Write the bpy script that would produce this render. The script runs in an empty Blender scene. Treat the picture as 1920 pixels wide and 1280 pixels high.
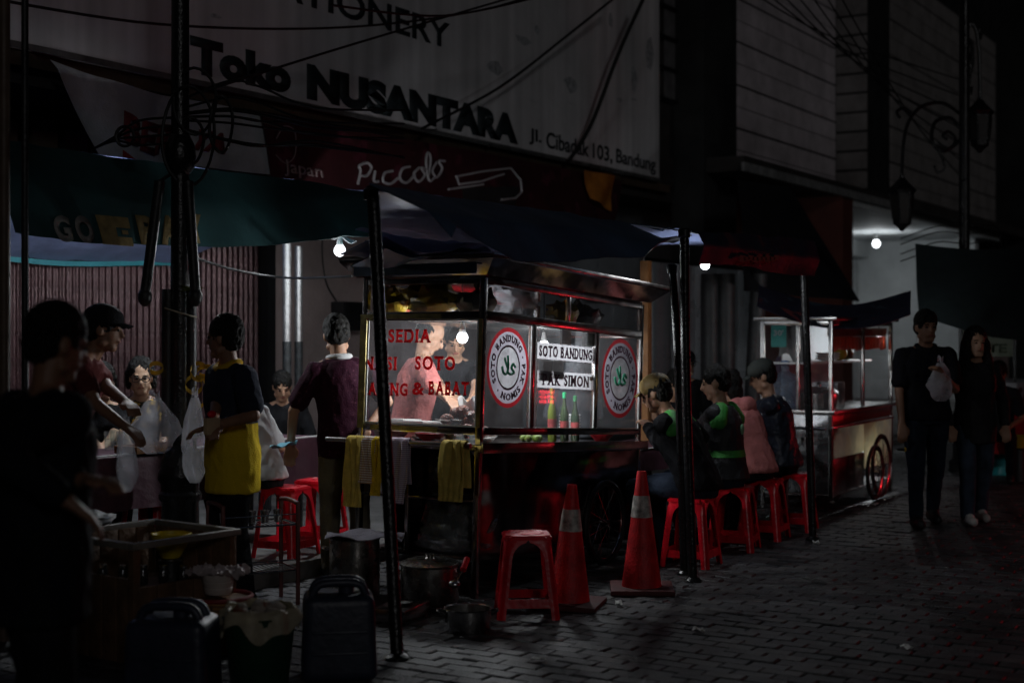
import bpy, bmesh, math, random
import numpy as np
from mathutils import Vector, Matrix, noise

# ------------------------------------------------------------------ camera, world, light
sc = bpy.context.scene
R = math.radians
COL = sc.collection
TH = math.atan(1640 / 2667)              # the street runs this far to the right of the view axis
SN, CS = math.sin(TH), math.cos(TH)
FPX, HX, HY, CAMZ = 2667.0, 960.0, 625.0, 1.55

cd = bpy.data.cameras.new('camera'); cam = bpy.data.objects.new('camera', cd); COL.objects.link(cam)
cam.location = (0, 0, CAMZ)
cam.rotation_euler = (R(90), 0, -(math.pi / 2 - TH))
cd.sensor_width = 36; cd.lens = 36 * FPX / 1920; cd.shift_y = -15 / 1920
cd.clip_start = .05; cd.clip_end = 400
cd.dof.use_dof = True; cd.dof.focus_distance = 8.9; cd.dof.aperture_fstop = 1.5
sc.camera = cam

world = bpy.data.worlds.new('World'); sc.world = world; world.use_nodes = True
wn = world.node_tree.nodes; wl = world.node_tree.links
sky = wn.new('ShaderNodeTexSky'); sky.sky_type = 'NISHITA'; sky.sun_disc = False
SUN_EL, SUN_AZ = 34, 215
sky.sun_elevation = R(SUN_EL); sky.sun_rotation = R(SUN_AZ); sky.air_density = .6; sky.dust_density = 3
wn['Background'].inputs['Strength'].default_value = .00035
wl.new(sky.outputs[0], wn['Background'].inputs[0])

sd = bpy.data.lights.new('sun', 'SUN'); sun = bpy.data.objects.new('sun', sd); COL.objects.link(sun)
sd.energy = .085; sd.angle = R(7); sd.color = (.98, .98, 1)
# light comes from behind the camera, high over the opposite side of the street
sun_dir = Vector((.60, .66, -.25)).normalized()
sun.rotation_euler = sun_dir.to_track_quat('-Z', 'Y').to_euler()
sky.sun_elevation = math.asin(-sun_dir.z); sky.sun_rotation = math.atan2(-sun_dir.x, -sun_dir.y)

vs = sc.view_settings
vs.view_transform = 'Standard'; vs.look = 'None'; vs.exposure = 0; vs.gamma = 1
sc.render.engine = 'CYCLES'
cy = sc.cycles
cy.use_denoising = True
try: cy.denoiser = 'OPENIMAGEDENOISE'
except Exception: pass
cy.max_bounces = 7; cy.diffuse_bounces = 3; cy.glossy_bounces = 4; cy.transparent_max_bounces = 24
cy.sample_clamp_indirect = 2; cy.sample_clamp_direct = 6; cy.caustics_reflective = False; cy.caustics_refractive = False
cy.use_adaptive_sampling = False

rnd = random.Random(7)
# ------------------------------------------------------------------ photo geometry -> street coordinates (x along the street, y towards the shops)
def Pd(px, py, yc):
    xc = (px - HX) / FPX * yc
    return Vector((SN * xc + CS * yc, -CS * xc + SN * yc, CAMZ - (py - HY) / FPX * yc))
def at(px, yc, z=0):
    p = Pd(px, 0, yc); p.z = z; return p
def Pz(px, py, z=0):
    return Pd(px, py, (CAMZ - z) * FPX / (py - HY))
def yc_t(px, t): return t / (SN - CS * (px - HX) / FPX)
def Pt(px, py, t): return Pd(px, py, yc_t(px, t))
def Ps(px, py, s): return Pd(px, py, s / (CS + SN * (px - HX) / FPX))
def s_at(px, t): return Pt(px, 0, t).x
RT = Vector((SN, -CS, 0)); FW = Vector((CS, SN, 0))
def face(phi):          # phi: 0 away from the camera, 90 to its right, 180 towards it
    d = RT * math.sin(R(phi)) + FW * math.cos(R(phi))
    return math.atan2(-d.x, d.y)

# ------------------------------------------------------------------ materials
MATS = {}
def M(name, col, rough=.6, metal=0., var=.2, vs=5., bump=.15, bs=60., spec=.4, coat=0., emit=0., ecol=None, trans=0., sub=0.):
    if name in MATS: return MATS[name]
    if rough >= .78: spec = min(spec, .1)
    m = bpy.data.materials.new(name); m.use_nodes = True
    nt = m.node_tree; n = nt.nodes; l = nt.links; b = n['Principled BSDF']
    tc = n.new('ShaderNodeTexCoord')
    nz = n.new('ShaderNodeTexNoise'); nz.inputs['Scale'].default_value = vs; nz.inputs['Detail'].default_value = 6; nz.inputs['Roughness'].default_value = .65
    l.new(tc.outputs['Object'], nz.inputs['Vector'])
    cr = n.new('ShaderNodeValToRGB')
    c = list(col)[:3]
    cr.color_ramp.elements[0].position = .3; cr.color_ramp.elements[1].position = .7
    cr.color_ramp.elements[0].color = [max(0, x * (1 - var)) for x in c] + [1]
    cr.color_ramp.elements[1].color = [min(1, x * (1 + var * .7)) for x in c] + [1]
    l.new(nz.outputs['Fac'], cr.inputs['Fac'])
    l.new(cr.outputs['Color'], b.inputs['Base Color'])
    b.inputs['Metallic'].default_value = metal
    b.inputs['Specular IOR Level'].default_value = spec
    b.inputs['Coat Weight'].default_value = coat
    mr = n.new('ShaderNodeMapRange'); mr.inputs['To Min'].default_value = max(.02, rough - .1); mr.inputs['To Max'].default_value = min(1, rough + .12)
    n2 = n.new('ShaderNodeTexNoise'); n2.inputs['Scale'].default_value = vs * 2.3; n2.inputs['Detail'].default_value = 4
    l.new(tc.outputs['Object'], n2.inputs['Vector']); l.new(n2.outputs['Fac'], mr.inputs['Value']); l.new(mr.outputs['Result'], b.inputs['Roughness'])
    if bump:
        n3 = n.new('ShaderNodeTexNoise'); n3.inputs['Scale'].default_value = bs; n3.inputs['Detail'].default_value = 4
        bp = n.new('ShaderNodeBump'); bp.inputs['Strength'].default_value = bump; bp.inputs['Distance'].default_value = .02
        l.new(tc.outputs['Object'], n3.inputs['Vector']); l.new(n3.outputs['Fac'], bp.inputs['Height']); l.new(bp.outputs['Normal'], b.inputs['Normal'])
    if sub:
        b.inputs['Subsurface Weight'].default_value = sub; b.inputs['Subsurface Radius'].default_value = (.01, .004, .002)
    if emit:
        b.inputs['Emission Color'].default_value = list(ecol or col)[:3] + [1]; b.inputs['Emission Strength'].default_value = emit
    if trans:
        tr = n.new('ShaderNodeBsdfTranslucent'); l.new(cr.outputs['Color'], tr.inputs['Color'])
        mx = n.new('ShaderNodeMixShader'); mx.inputs[0].default_value = trans
        l.new(b.outputs[0], mx.inputs[1]); l.new(tr.outputs[0], mx.inputs[2]); l.new(mx.outputs[0], n['Material Output'].inputs[0])
    MATS[name] = m
    return m

def thin(name, col=(1, 1, 1), rough=.02, haze=0., ior=1.45, hcol=(.8, .8, .85)):
    "thin clear sheet: lets light straight through, reflects by Fresnel, with an optional milky film"
    if name in MATS: return MATS[name]
    m = bpy.data.materials.new(name); m.use_nodes = True
    nt = m.node_tree; n = nt.nodes; l = nt.links
    n.remove(n['Principled BSDF'])
    t = n.new('ShaderNodeBsdfTransparent'); t.inputs[0].default_value = list(col) + [1]
    g = n.new('ShaderNodeBsdfGlossy'); g.inputs['Roughness'].default_value = rough
    d = n.new('ShaderNodeBsdfDiffuse'); d.inputs[0].default_value = list(hcol) + [1]
    tl = n.new('ShaderNodeBsdfTranslucent'); tl.inputs[0].default_value = list(hcol) + [1]
    dd = n.new('ShaderNodeMixShader'); dd.inputs[0].default_value = .5
    l.new(d.outputs[0], dd.inputs[1]); l.new(tl.outputs[0], dd.inputs[2])
    f = n.new('ShaderNodeFresnel'); f.inputs[0].default_value = ior
    tc = n.new('ShaderNodeTexCoord'); nz = n.new('ShaderNodeTexNoise'); nz.inputs['Scale'].default_value = 9; nz.inputs['Detail'].default_value = 7
    l.new(tc.outputs['Object'], nz.inputs['Vector'])
    mm = n.new('ShaderNodeMath'); mm.operation = 'MULTIPLY'; mm.inputs[1].default_value = haze * 2; l.new(nz.outputs['Fac'], mm.inputs[0])
    a = n.new('ShaderNodeMixShader'); l.new(mm.outputs[0], a.inputs[0]); l.new(t.outputs[0], a.inputs[1]); l.new(dd.outputs[0], a.inputs[2])
    ge = n.new('ShaderNodeNewGeometry'); inv = n.new('ShaderNodeMath'); inv.operation = 'SUBTRACT'; inv.inputs[0].default_value = 1; l.new(ge.outputs['Backfacing'], inv.inputs[1])
    ff = n.new('ShaderNodeMath'); ff.operation = 'MULTIPLY'; l.new(f.outputs[0], ff.inputs[0]); l.new(inv.outputs[0], ff.inputs[1])
    x = n.new('ShaderNodeMixShader'); l.new(ff.outputs[0], x.inputs[0]); l.new(a.outputs[0], x.inputs[1]); l.new(g.outputs[0], x.inputs[2])
    if haze > .1:
        bp = n.new('ShaderNodeBump'); bp.inputs['Strength'].default_value = .7; bp.inputs['Distance'].default_value = .05
        l.new(nz.outputs['Fac'], bp.inputs['Height'])
        for q in (g, d): l.new(bp.outputs[0], q.inputs['Normal'])
    l.new(x.outputs[0], n['Material Output'].inputs[0])
    MATS[name] = m
    return m

def stripes(name, c1, c2, scale, axis='X', rough=.85, wave=0.):
    if name in MATS: return MATS[name]
    m = M(name, c1, rough, bump=.3, bs=220)
    n = m.node_tree.nodes; l = m.node_tree.links; b = n['Principled BSDF']
    tc = n['Texture Coordinate']; w = n.new('ShaderNodeTexWave'); w.bands_direction = axis; w.inputs['Scale'].default_value = scale; w.inputs['Distortion'].default_value = wave
    l.new(tc.outputs['Object'], w.inputs['Vector'])
    mx = n.new('ShaderNodeMix'); mx.data_type = 'RGBA'
    mx.inputs[6].default_value = list(c1) + [1]; mx.inputs[7].default_value = list(c2) + [1]
    rp = n.new('ShaderNodeValToRGB'); rp.color_ramp.elements[0].position = .45; rp.color_ramp.elements[1].position = .55
    l.new(w.outputs['Fac'], rp.inputs[0]); l.new(rp.outputs[0], mx.inputs[0]); l.new(mx.outputs[2], b.inputs['Base Color'])
    return m

def blotch(name, base, spots, scale, thresh=.6, rough=.8, seed=0., trans=0.):
    "base colour with irregular coloured patches (prints, batik, stains, a painted reflection)"
    if name in MATS: return MATS[name]
    m = M(name, base, rough, var=.25, bump=.3, bs=90, trans=trans)
    n = m.node_tree.nodes; l = m.node_tree.links; b = n['Principled BSDF']
    src = b.inputs['Base Color'].links[0].from_socket
    for i, c in enumerate(spots):
        mp = n.new('ShaderNodeMapping'); mp.inputs['Location'].default_value = (seed + i * 3.1, i * 1.7, seed)
        l.new(n['Texture Coordinate'].outputs['Object'], mp.inputs[0])
        z = n.new('ShaderNodeTexNoise'); z.inputs['Scale'].default_value = scale; z.inputs['Detail'].default_value = 3; l.new(mp.outputs[0], z.inputs['Vector'])
        rp = n.new('ShaderNodeValToRGB'); rp.color_ramp.elements[0].position = thresh; rp.color_ramp.elements[1].position = thresh + .04
        l.new(z.outputs['Fac'], rp.inputs[0])
        mx = n.new('ShaderNodeMix'); mx.data_type = 'RGBA'; l.new(rp.outputs[0], mx.inputs[0]); l.new(src, mx.inputs[6]); mx.inputs[7].default_value = list(c) + [1]
        src = mx.outputs[2]
    l.new(src, b.inputs['Base Color'])
    return m

STEEL = M('brushed_steel', (.55, .54, .53), .2, 1, var=.25, bump=.05, bs=25)
STEELD = M('dull_steel_panel', (.34, .30, .30), .16, 1, var=.35, vs=3, bump=.05, bs=6)
GALV = M('galvanised_pipe', (.55, .55, .55), .38, .9, var=.4, vs=14)
BLACKP = M('black_paint', (.012, .012, .013), .4, 0, var=.4, bump=.2, bs=80)
BLACKG = M('black_gloss_iron', (.010, .010, .011), .28, 0, var=.4, bump=.25, bs=50, spec=.4)
CABLE = M('black_cable', (.01, .01, .01), .5)
REDP = M('red_stool_plastic', (.70, .008, .022), .28, 0, var=.5, vs=4, bump=.12, bs=30, spec=.5)
CONE = M('red_cone_rubber', (.62, .014, .02), .5, 0, var=.65, vs=5, bump=.25, bs=70)
REFL = M('scuffed_white_band', (.5, .47, .43), .45, 0, var=.75, vs=18, bump=.2)
GLASS = thin('window_glass', haze=.018)
PLASTIC = thin('clear_plastic_bag', (.93, .93, .95), .18, haze=.22, ior=1.3)
PLASTICW = thin('milky_plastic_bag', (.9, .9, .92), .25, haze=.30, ior=1.3)
BULB = M('lit_bulb_glass', (1, 1, 1), .3, emit=600, ecol=(.92, .97, 1), bump=0)
WOODD = M('dark_wood', (.11, .058, .032), .6, var=.45, vs=9)
ORANGEW = M('orange_wood', (.20, .085, .025), .6, var=.35, vs=9)
WHITEP = M('white_paper', (.78, .78, .76), .8, var=.08)
NAVYT = M('navy_tarpaulin', (.065, .105, .18), .5, var=.35, vs=2.2, bump=.5, bs=7, trans=.03)
TEALT = M('dark_teal_tarpaulin', (.028, .080, .086), .6, var=.35, vs=2, bump=.5, bs=7, trans=.10)
BLUEU = M('blue_tarpaulin', (.28, .34, .58), .42, var=.25, vs=3, bump=.6, bs=8, trans=.2)
CYANH = M('cyan_hem', (.06, .34, .40), .5, var=.2, trans=.25)
SKIN = M('light_brown_skin', (.40, .225, .145), .5, var=.12, vs=12, bump=.1, bs=180, sub=.08)
SKIND = M('brown_skin', (.25, .125, .075), .5, var=.15, vs=12, bump=.1, bs=180, sub=.05)
HAIR = M('black_hair', (.008, .007, .006), .5, var=.5, vs=40, bump=.7, bs=150, spec=.22)

# ------------------------------------------------------------------ mesh helpers
class MB:
    def __init__(s): s.v = []; s.f = []; s.m = []; s.cur = 0
    def add(s, vs, fs):
        o = len(s.v); s.v += [tuple(x) for x in vs]
        s.f += [tuple(i + o for i in f) for f in fs]; s.m += [s.cur] * len(fs)
        return s
    def box(s, x0, x1, y0, y1, z0, z1, b=0.):
        if b <= 0:
            vs = [(x, y, z) for z in (z0, z1) for y in (y0, y1) for x in (x0, x1)]
            return s.add(vs, [(0, 2, 3, 1), (4, 5, 7, 6), (0, 1, 5, 4), (2, 6, 7, 3), (0, 4, 6, 2), (1, 3, 7, 5)])
        bm = bmesh.new(); bmesh.ops.create_cube(bm, size=1)
        bmesh.ops.scale(bm, vec=(x1 - x0, y1 - y0, z1 - z0), verts=bm.verts)
        bmesh.ops.translate(bm, vec=((x0 + x1) / 2, (y0 + y1) / 2, (z0 + z1) / 2), verts=bm.verts)
        bmesh.ops.bevel(bm, geom=bm.edges[:], offset=b, segments=2, profile=.6, affect='EDGES')
        return s.bm(bm)
    def bm(s, bm, mat=None):
        bm.verts.index_update()
        vs = [(mat @ v.co if mat else v.co)[:] for v in bm.verts]; fs = [[v.index for v in f.verts] for f in bm.faces]; bm.free()
        return s.add(vs, fs)
    def tube(s, pts, r, n=8, cap=True, r2=None):
        pts = [Vector(p) for p in pts]; k = len(pts)
        rs = r if isinstance(r, (list, tuple)) else [r + ((r2 if r2 is not None else r) - r) * i / max(1, k - 1) for i in range(k)]
        vs = []; up = None
        for i, p in enumerate(pts):
            d = (pts[min(i + 1, k - 1)] - pts[max(i - 1, 0)])
            d = d.normalized() if d.length > 1e-9 else Vector((0, 0, 1))
            if up is None: up = Vector((0, 0, 1)) if abs(d.z) < .9 else Vector((1, 0, 0))
            a = d.cross(up)
            if a.length < 1e-6: a = d.orthogonal()
            a.normalize(); c = a.cross(d).normalized(); up = c
            for j in range(n):
                w = 2 * math.pi * j / n
                vs.append(p + (a * math.cos(w) + c * math.sin(w)) * rs[i])
        fs = [(i * n + j, i * n + (j + 1) % n, (i + 1) * n + (j + 1) % n, (i + 1) * n + j) for i in range(k - 1) for j in range(n)]
        if cap: fs += [tuple(range(n - 1, -1, -1)), tuple((k - 1) * n + j for j in range(n))]
        return s.add(vs, fs)
    def lathe(s, prof, n=24, c=(0, 0, 0), cap=True, sx=1., sy=1.):
        vs = [(c[0] + r * sx * math.cos(2 * math.pi * j / n), c[1] + r * sy * math.sin(2 * math.pi * j / n), c[2] + z) for r, z in prof for j in range(n)]
        k = len(prof)
        fs = [(i * n + j, i * n + (j + 1) % n, (i + 1) * n + (j + 1) % n, (i + 1) * n + j) for i in range(k - 1) for j in range(n)]
        if cap: fs += [tuple(range(n - 1, -1, -1)), tuple((k - 1) * n + j for j in range(n))]
        return s.add(vs, fs)
    def ell(s, c, r, n=12, m=8, rot=None):
        c = Vector(c); vs = []; r = (r, r, r) if isinstance(r, (int, float)) else r
        for i in range(m + 1):
            a = math.pi * i / m
            for j in range(n):
                w = 2 * math.pi * j / n
                p = Vector((r[0] * math.sin(a) * math.cos(w), r[1] * math.sin(a) * math.sin(w), r[2] * math.cos(a)))
                vs.append(c + (rot @ p if rot else p))
        return s.add(vs, [(i * n + j, (i + 1) * n + j, (i + 1) * n + (j + 1) % n, i * n + (j + 1) % n) for i in range(m) for j in range(n)])
    def cap(s, a, b, ra, rb=None, n=10, m=6):
        "tapered capsule"
        a = Vector(a); b = Vector(b); rb = ra if rb is None else rb
        d = b - a; d = d.normalized() if d.length > 1e-6 else Vector((0, 0, 1))
        x = d.orthogonal().normalized(); y = d.cross(x)
        vs = []; rows = []
        for i in range(m + 1): rows.append((a, ra, math.pi - (math.pi / 2) * i / m))
        for i in range(m + 1): rows.append((b, rb, math.pi / 2 - (math.pi / 2) * i / m))
        for c, r, an in rows:
            for j in range(n):
                w = 2 * math.pi * j / n
                vs.append(c + d * (r * math.cos(an)) + (x * math.cos(w) + y * math.sin(w)) * (r * math.sin(an)))
        k = len(rows)
        return s.add(vs, [(i * n + j, i * n + (j + 1) % n, (i + 1) * n + (j + 1) % n, (i + 1) * n + j) for i in range(k - 1) for j in range(n)])
    def loft(s, rings, n=16):
        "rings: (center, right*rx, fwd*ry)"
        vs = []
        for c, a, b in rings:
            for j in range(n):
                w = 2 * math.pi * j / n
                vs.append(Vector(c) + Vector(a) * math.cos(w) + Vector(b) * math.sin(w))
        k = len(rings)
        fs = [(i * n + j, i * n + (j + 1) % n, (i + 1) * n + (j + 1) % n, (i + 1) * n + j) for i in range(k - 1) for j in range(n)]
        fs += [tuple(range(n - 1, -1, -1)), tuple((k - 1) * n + j for j in range(n))]
        return s.add(vs, fs)
    def prism(s, poly, d):
        "flat outline (3D points) extruded by the vector d"
        k = len(poly); d = Vector(d); a = [Vector(p) for p in poly]
        return s.add(a + [p + d for p in a], [tuple(range(k - 1, -1, -1)), tuple(range(k, 2 * k))] + [(i, (i + 1) % k, k + (i + 1) % k, k + i) for i in range(k)])
    def sheet(s, fn, nu, nv, th=.004):
        "two-sided sheet with thickness, fn(u,v) -> point"
        P = [[Vector(fn(i / nu, j / nv)) for j in range(nv + 1)] for i in range(nu + 1)]
        top = []; bot = []
        for i in range(nu + 1):
            for j in range(nv + 1):
                du = P[min(i + 1, nu)][j] - P[max(i - 1, 0)][j]; dv = P[i][min(j + 1, nv)] - P[i][max(j - 1, 0)]
                nn = du.cross(dv); nn = nn.normalized() if nn.length > 1e-12 else Vector((0, 0, 1))
                top.append(P[i][j] + nn * th / 2); bot.append(P[i][j] - nn * th / 2)
        w = nv + 1; k = len(top); fs = []
        for i in range(nu):
            for j in range(nv):
                a = i * w + j; fs += [(a, a + w, a + w + 1, a + 1), (k + a, k + a + 1, k + a + w + 1, k + a + w)]
        for i in range(nu):
            a = i * w; fs.append((a, k + a, k + a + w, a + w)); a = i * w + nv; fs.append((a, a + w, k + a + w, k + a))
        for j in range(nv):
            a = j; fs.append((a, a + 1, k + a + 1, k + a)); a = nu * w + j; fs.append((a, k + a, k + a + 1, a + 1))
        return s.add(top + bot, fs)
    def mesh(s, name):
        me = bpy.data.meshes.new(name); me.from_pydata(s.v, [], s.f); return me
    def build(s, name, mats, parent=None, smooth=True, loc=None, ang=40):
        me = s.mesh(name)
        for m in (mats if isinstance(mats, (list, tuple)) else [mats]): me.materials.append(m)
        if len(me.materials) > 1: me.polygons.foreach_set('material_index', s.m)
        me.update()
        if smooth:
            me.polygons.foreach_set('use_smooth', [True] * len(me.polygons)); me.set_sharp_from_angle(angle=R(ang))
        return link(name, me, parent, loc)
def link(name, me, parent=None, loc=None, rot=None):
    o = bpy.data.objects.new(name, me); COL.objects.link(o)
    if parent: o.parent = parent
    if loc is not None: o.location = loc
    if rot is not None: o.rotation_euler = rot
    return o
def tag(o, label, cat, group=None, kind=None):
    if label: o['label'] = label
    if cat: o['category'] = cat
    if group: o['group'] = group
    if kind: o['kind'] = kind
    return o
def thing(name, label, cat, loc=(0, 0, 0), rotz=0., group=None):
    o = bpy.data.objects.new(name, None); COL.objects.link(o); o.empty_display_size = .1
    o.location = loc; o.rotation_euler = (0, 0, rotz)
    return tag(o, label, cat, group)
def struct(o): o['kind'] = 'structure'; return o
def copy_tree(o, parent=None, loc=None, rotz=None, label=None):
    c = o.copy(); COL.objects.link(c); c.parent = parent
    if loc is not None: c.location = loc
    if rotz is not None: c.rotation_euler = (0, 0, rotz)
    if label: c['label'] = label
    for ch in list(o.children): copy_tree(ch, c)
    return c
def smooth_path(pts, n=8):
    "Catmull-Rom through the points"
    P = [Vector(p) for p in pts]; out = []
    for i in range(len(P) - 1):
        a = P[max(i - 1, 0)]; b = P[i]; c = P[i + 1]; d = P[min(i + 2, len(P) - 1)]
        for k in range(n):
            t = k / n
            out.append(.5 * ((2 * b) + (c - a) * t + (2 * a - 5 * b + 4 * c - d) * t * t + (3 * b - a - 3 * c + d) * t ** 3))
    return out + [P[-1]]
def lerp_path(pts, u):
    "pts: list of (param, value...) ; piecewise linear"
    for a, b in zip(pts, pts[1:]):
        if u <= b[0]:
            k = (u - a[0]) / (b[0] - a[0]) if b[0] > a[0] else 0
            k = max(0, min(1, k)); return [x + (y - x) * k for x, y in zip(a[1:], b[1:])]
    return list(pts[-1][1:])

def letters(name, txt, mat, parent, origin, u, v, w, h=None, bold=.02, depth=.004, spacing=1., shear=0., pts=None):
    "text fitted to width w (and height h), lying in the plane of unit vectors u (reading direction) and v (up)"
    cu = bpy.data.curves.new(name, 'FONT'); cu.body = txt; cu.size = 1; cu.offset = bold; cu.space_character = spacing; cu.shear = shear; cu.resolution_u = 4
    ob = bpy.data.objects.new(name, cu); COL.objects.link(ob)
    dg = bpy.context.evaluated_depsgraph_get(); dg.update()
    me = bpy.data.meshes.new_from_object(ob.evaluated_get(dg)); bpy.data.objects.remove(ob)
    n = len(me.vertices); co = np.empty(n * 3); me.vertices.foreach_get('co', co); co = co.reshape(-1, 3)
    lo = co.min(0); hi = co.max(0); sx = w / (hi[0] - lo[0]); sy = (h / (hi[1] - lo[1])) if h else sx
    u = Vector(u); v = Vector(v); nn = u.cross(v); o = Vector(origin)
    bm = bmesh.new(); bm.from_mesh(me); bpy.data.meshes.remove(me)
    for q in bm.verts:
        x = (q.co.x - lo[0]) * sx; y = (q.co.y - lo[1]) * sy
        q.co = pts(x / w, y / (h or 1)) if pts else o + u * x + v * y
    g = bmesh.ops.extrude_face_region(bm, geom=bm.faces[:])
    for e in g['geom']:
        if isinstance(e, bmesh.types.BMVert): e.co += nn * depth
    bmesh.ops.recalc_face_normals(bm, faces=bm.faces[:])
    mm = bpy.data.meshes.new(name); bm.to_mesh(mm); bm.free(); mm.materials.append(mat)
    return link(name, mm, parent)

def glyph(ch):
    cu = bpy.data.curves.new('g', 'FONT'); cu.body = ch; cu.size = 1; cu.offset = .034; cu.resolution_u = 4
    ob = bpy.data.objects.new('g', cu); COL.objects.link(ob); dg = bpy.context.evaluated_depsgraph_get(); dg.update()
    me = bpy.data.meshes.new_from_object(ob.evaluated_get(dg)); bpy.data.objects.remove(ob)
    P = [v.co.copy() for v in me.vertices]; me.calc_loop_triangles(); T = [tuple(t.vertices) for t in me.loop_triangles]; bpy.data.meshes.remove(me)
    return P, T
GLY = {}
def slab_text(name, txt, mat, parent, pts, off, stretch=1.0):
    "heavy slab-serif capitals; pts(u, v) places the unit box of the whole line, off is the thickness vector"
    tris = []; x = 0.
    for ch in txt:
        if ch == ' ': x += .38; continue
        if ch not in GLY: GLY[ch] = glyph(ch)
        P, T = GLY[ch]
        x0 = min(p.x for p in P); x1 = max(p.x for p in P); y0 = min(p.y for p in P); y1 = max(p.y for p in P)
        k = .70 / max(.01, y1 - y0) if ch.isalnum() or ch == '&' else 1.
        q = [Vector((x + (p.x - x0), (p.y - (y0 if k != 1. else 0)) * k, 0)) for p in P]
        tris += [[q[a], q[b], q[c]] for a, b, c in T]
        if ch in 'ABDEFHIKLMNPRTUVWY':
            for yy, lo, hi in ((.03, 0., .085), (.67, .615, .70)):
                seg = []
                for a, b, c in T:
                    xs = []
                    for i, j in ((a, b), (b, c), (c, a)):
                        u, v = q[i], q[j]
                        if (u.y - yy) * (v.y - yy) < 0: xs.append(u.x + (v.x - u.x) * (yy - u.y) / (v.y - u.y))
                    if len(xs) == 2: seg.append((min(xs), max(xs)))
                seg.sort(); mer = []
                for a, b in seg:
                    if mer and a <= mer[-1][1] + .02: mer[-1][1] = max(mer[-1][1], b)
                    else: mer.append([a, b])
                for a, b in mer:
                    a -= .055; b += .055; tris += [[Vector((a, lo, 0)), Vector((b, lo, 0)), Vector((b, hi, 0))], [Vector((a, lo, 0)), Vector((b, hi, 0)), Vector((a, hi, 0))]]
        x += (x1 - x0) + .15
    L = max(p.x for t in tris for p in t); L0 = min(p.x for t in tris for p in t); off = Vector(off); m = MB()
    for t in tris:
        a = [Vector(pts((p.x - L0) / (L - L0), min(1, max(0, p.y / .70)))) for p in t]
        m.add(a + [p + off for p in a], [(0, 2, 1), (3, 4, 5), (0, 1, 4, 3), (1, 2, 5, 4), (2, 0, 3, 5)])
    return m.build(name, mat, parent, smooth=False)
# ------------------------------------------------------------------ setting: ground, pavement, paving blocks
X, Y, Z = Vector((1, 0, 0)), Vector((0, 1, 0)), Vector((0, 0, 1))
GROUND = M('dark_grit', (.035, .034, .034), .8, var=.5, vs=3, bump=.6, bs=30)
KERB = M('worn_concrete', (.17, .165, .16), .7, var=.4, vs=4, bump=.5, bs=30)
PAVE = [M('paving_block_%d' % i, c, .40, var=.6, vs=2.2, bump=.6, bs=70) for i, c in enumerate([(.068, .067, .071), (.049, .049, .053), (.090, .086, .086), (.034, .034, .038)])]
for m_ in PAVE:                      # worn, oily patches that run across many blocks
    n = m_.node_tree.nodes; l = m_.node_tree.links; pb = n['Principled BSDF']
    ge = n.new('ShaderNodeNewGeometry'); w1 = n.new('ShaderNodeTexNoise'); w1.inputs['Scale'].default_value = .9; w1.inputs['Detail'].default_value = 7; w1.inputs['Roughness'].default_value = .7; l.new(ge.outputs['Position'], w1.inputs['Vector'])
    rm = n.new('ShaderNodeMapRange'); rm.inputs['From Min'].default_value = .32; rm.inputs['From Max'].default_value = .68; rm.inputs['To Min'].default_value = .35; rm.inputs['To Max'].default_value = 1.35; l.new(w1.outputs['Fac'], rm.inputs[0])
    mq = n.new('ShaderNodeMix'); mq.data_type = 'RGBA'; mq.blend_type = 'MULTIPLY'; mq.inputs[0].default_value = 1; l.new(pb.inputs['Base Color'].links[0].from_socket, mq.inputs[6]); l.new(rm.outputs[0], mq.inputs[7]); l.new(mq.outputs[2], pb.inputs['Base Color'])
    r2 = n.new('ShaderNodeMapRange'); r2.inputs['From Min'].default_value = .35; r2.inputs['From Max'].default_value = .65; r2.inputs['To Min'].default_value = .40; r2.inputs['To Max'].default_value = .68; l.new(w1.outputs['Fac'], r2.inputs[0]); l.new(r2.outputs[0], pb.inputs['Roughness'])
g = MB().box(-60, 160, -60, 120, -.3, -.014).build('ground', GROUND); struct(g)
road = MB().box(-10, 60, -14, 5.86, -.28, -.010).build('road', GROUND); struct(road)
pv = MB().box(-10, 60, 6.0, 14, -.27, .098).build('pavement', KERB); struct(pv)
kerb = MB().box(-10, 60, 5.89, 6.0, -.25, .06).build('kerb', KERB); struct(kerb)
kb = MB().box(0, .592, -.07, .07, -.2, .108, .012).mesh('kerb_stone'); kb.materials.append(KERB)
for i in range(22): link('kerb_stone', kb, kerb, (2.6 + i * .6, 5.93, rnd.uniform(-.004, .004)), (0, 0, rnd.uniform(-.006, .006)))

def paver_mesh(b=.006):
    m = MB(); x, y = .0475, .0975
    vs = [(-x, -y, -.03), (x, -y, -.03), (x, y, -.03), (-x, y, -.03), (-x, -y, -b), (x, -y, -b), (x, y, -b), (-x, y, -b),
          (-x + b, -y + b, 0), (x - b, -y + b, 0), (x - b, y - b, 0), (-x + b, y - b, 0)]
    m.add(vs, [(0, 1, 5, 4), (1, 2, 6, 5), (2, 3, 7, 6), (3, 0, 4, 7), (4, 5, 9, 8), (5, 6, 10, 9), (6, 7, 11, 10), (7, 4, 8, 11), (8, 9, 10, 11)])
    return m
cells = []
for i in range(int((24 - 3.2) / .1)):
    s = 3.2 + i * .1
    for j in range(46):
        t = 5.76 - j * .2 - (.1 if i % 2 else 0)
        if t < -3.2: continue
        yc = CS * s + SN * t; xc = SN * s - CS * t
        if yc < 3: continue
        px = HX + FPX * xc / yc; py = HY + FPX * CAMZ / yc
        if not (-250 < px < 2250 and py < 1500): continue
        seen = 380 < px < 1920 and py < 1275
        cells.append((-(FPX / yc) if seen else 0, s, t))
cells.sort()
pm = []
for k in range(4):
    me = paver_mesh().mesh('paving_block'); me.materials.append(PAVE[k]); pm.append(me)
rest = MB()
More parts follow.
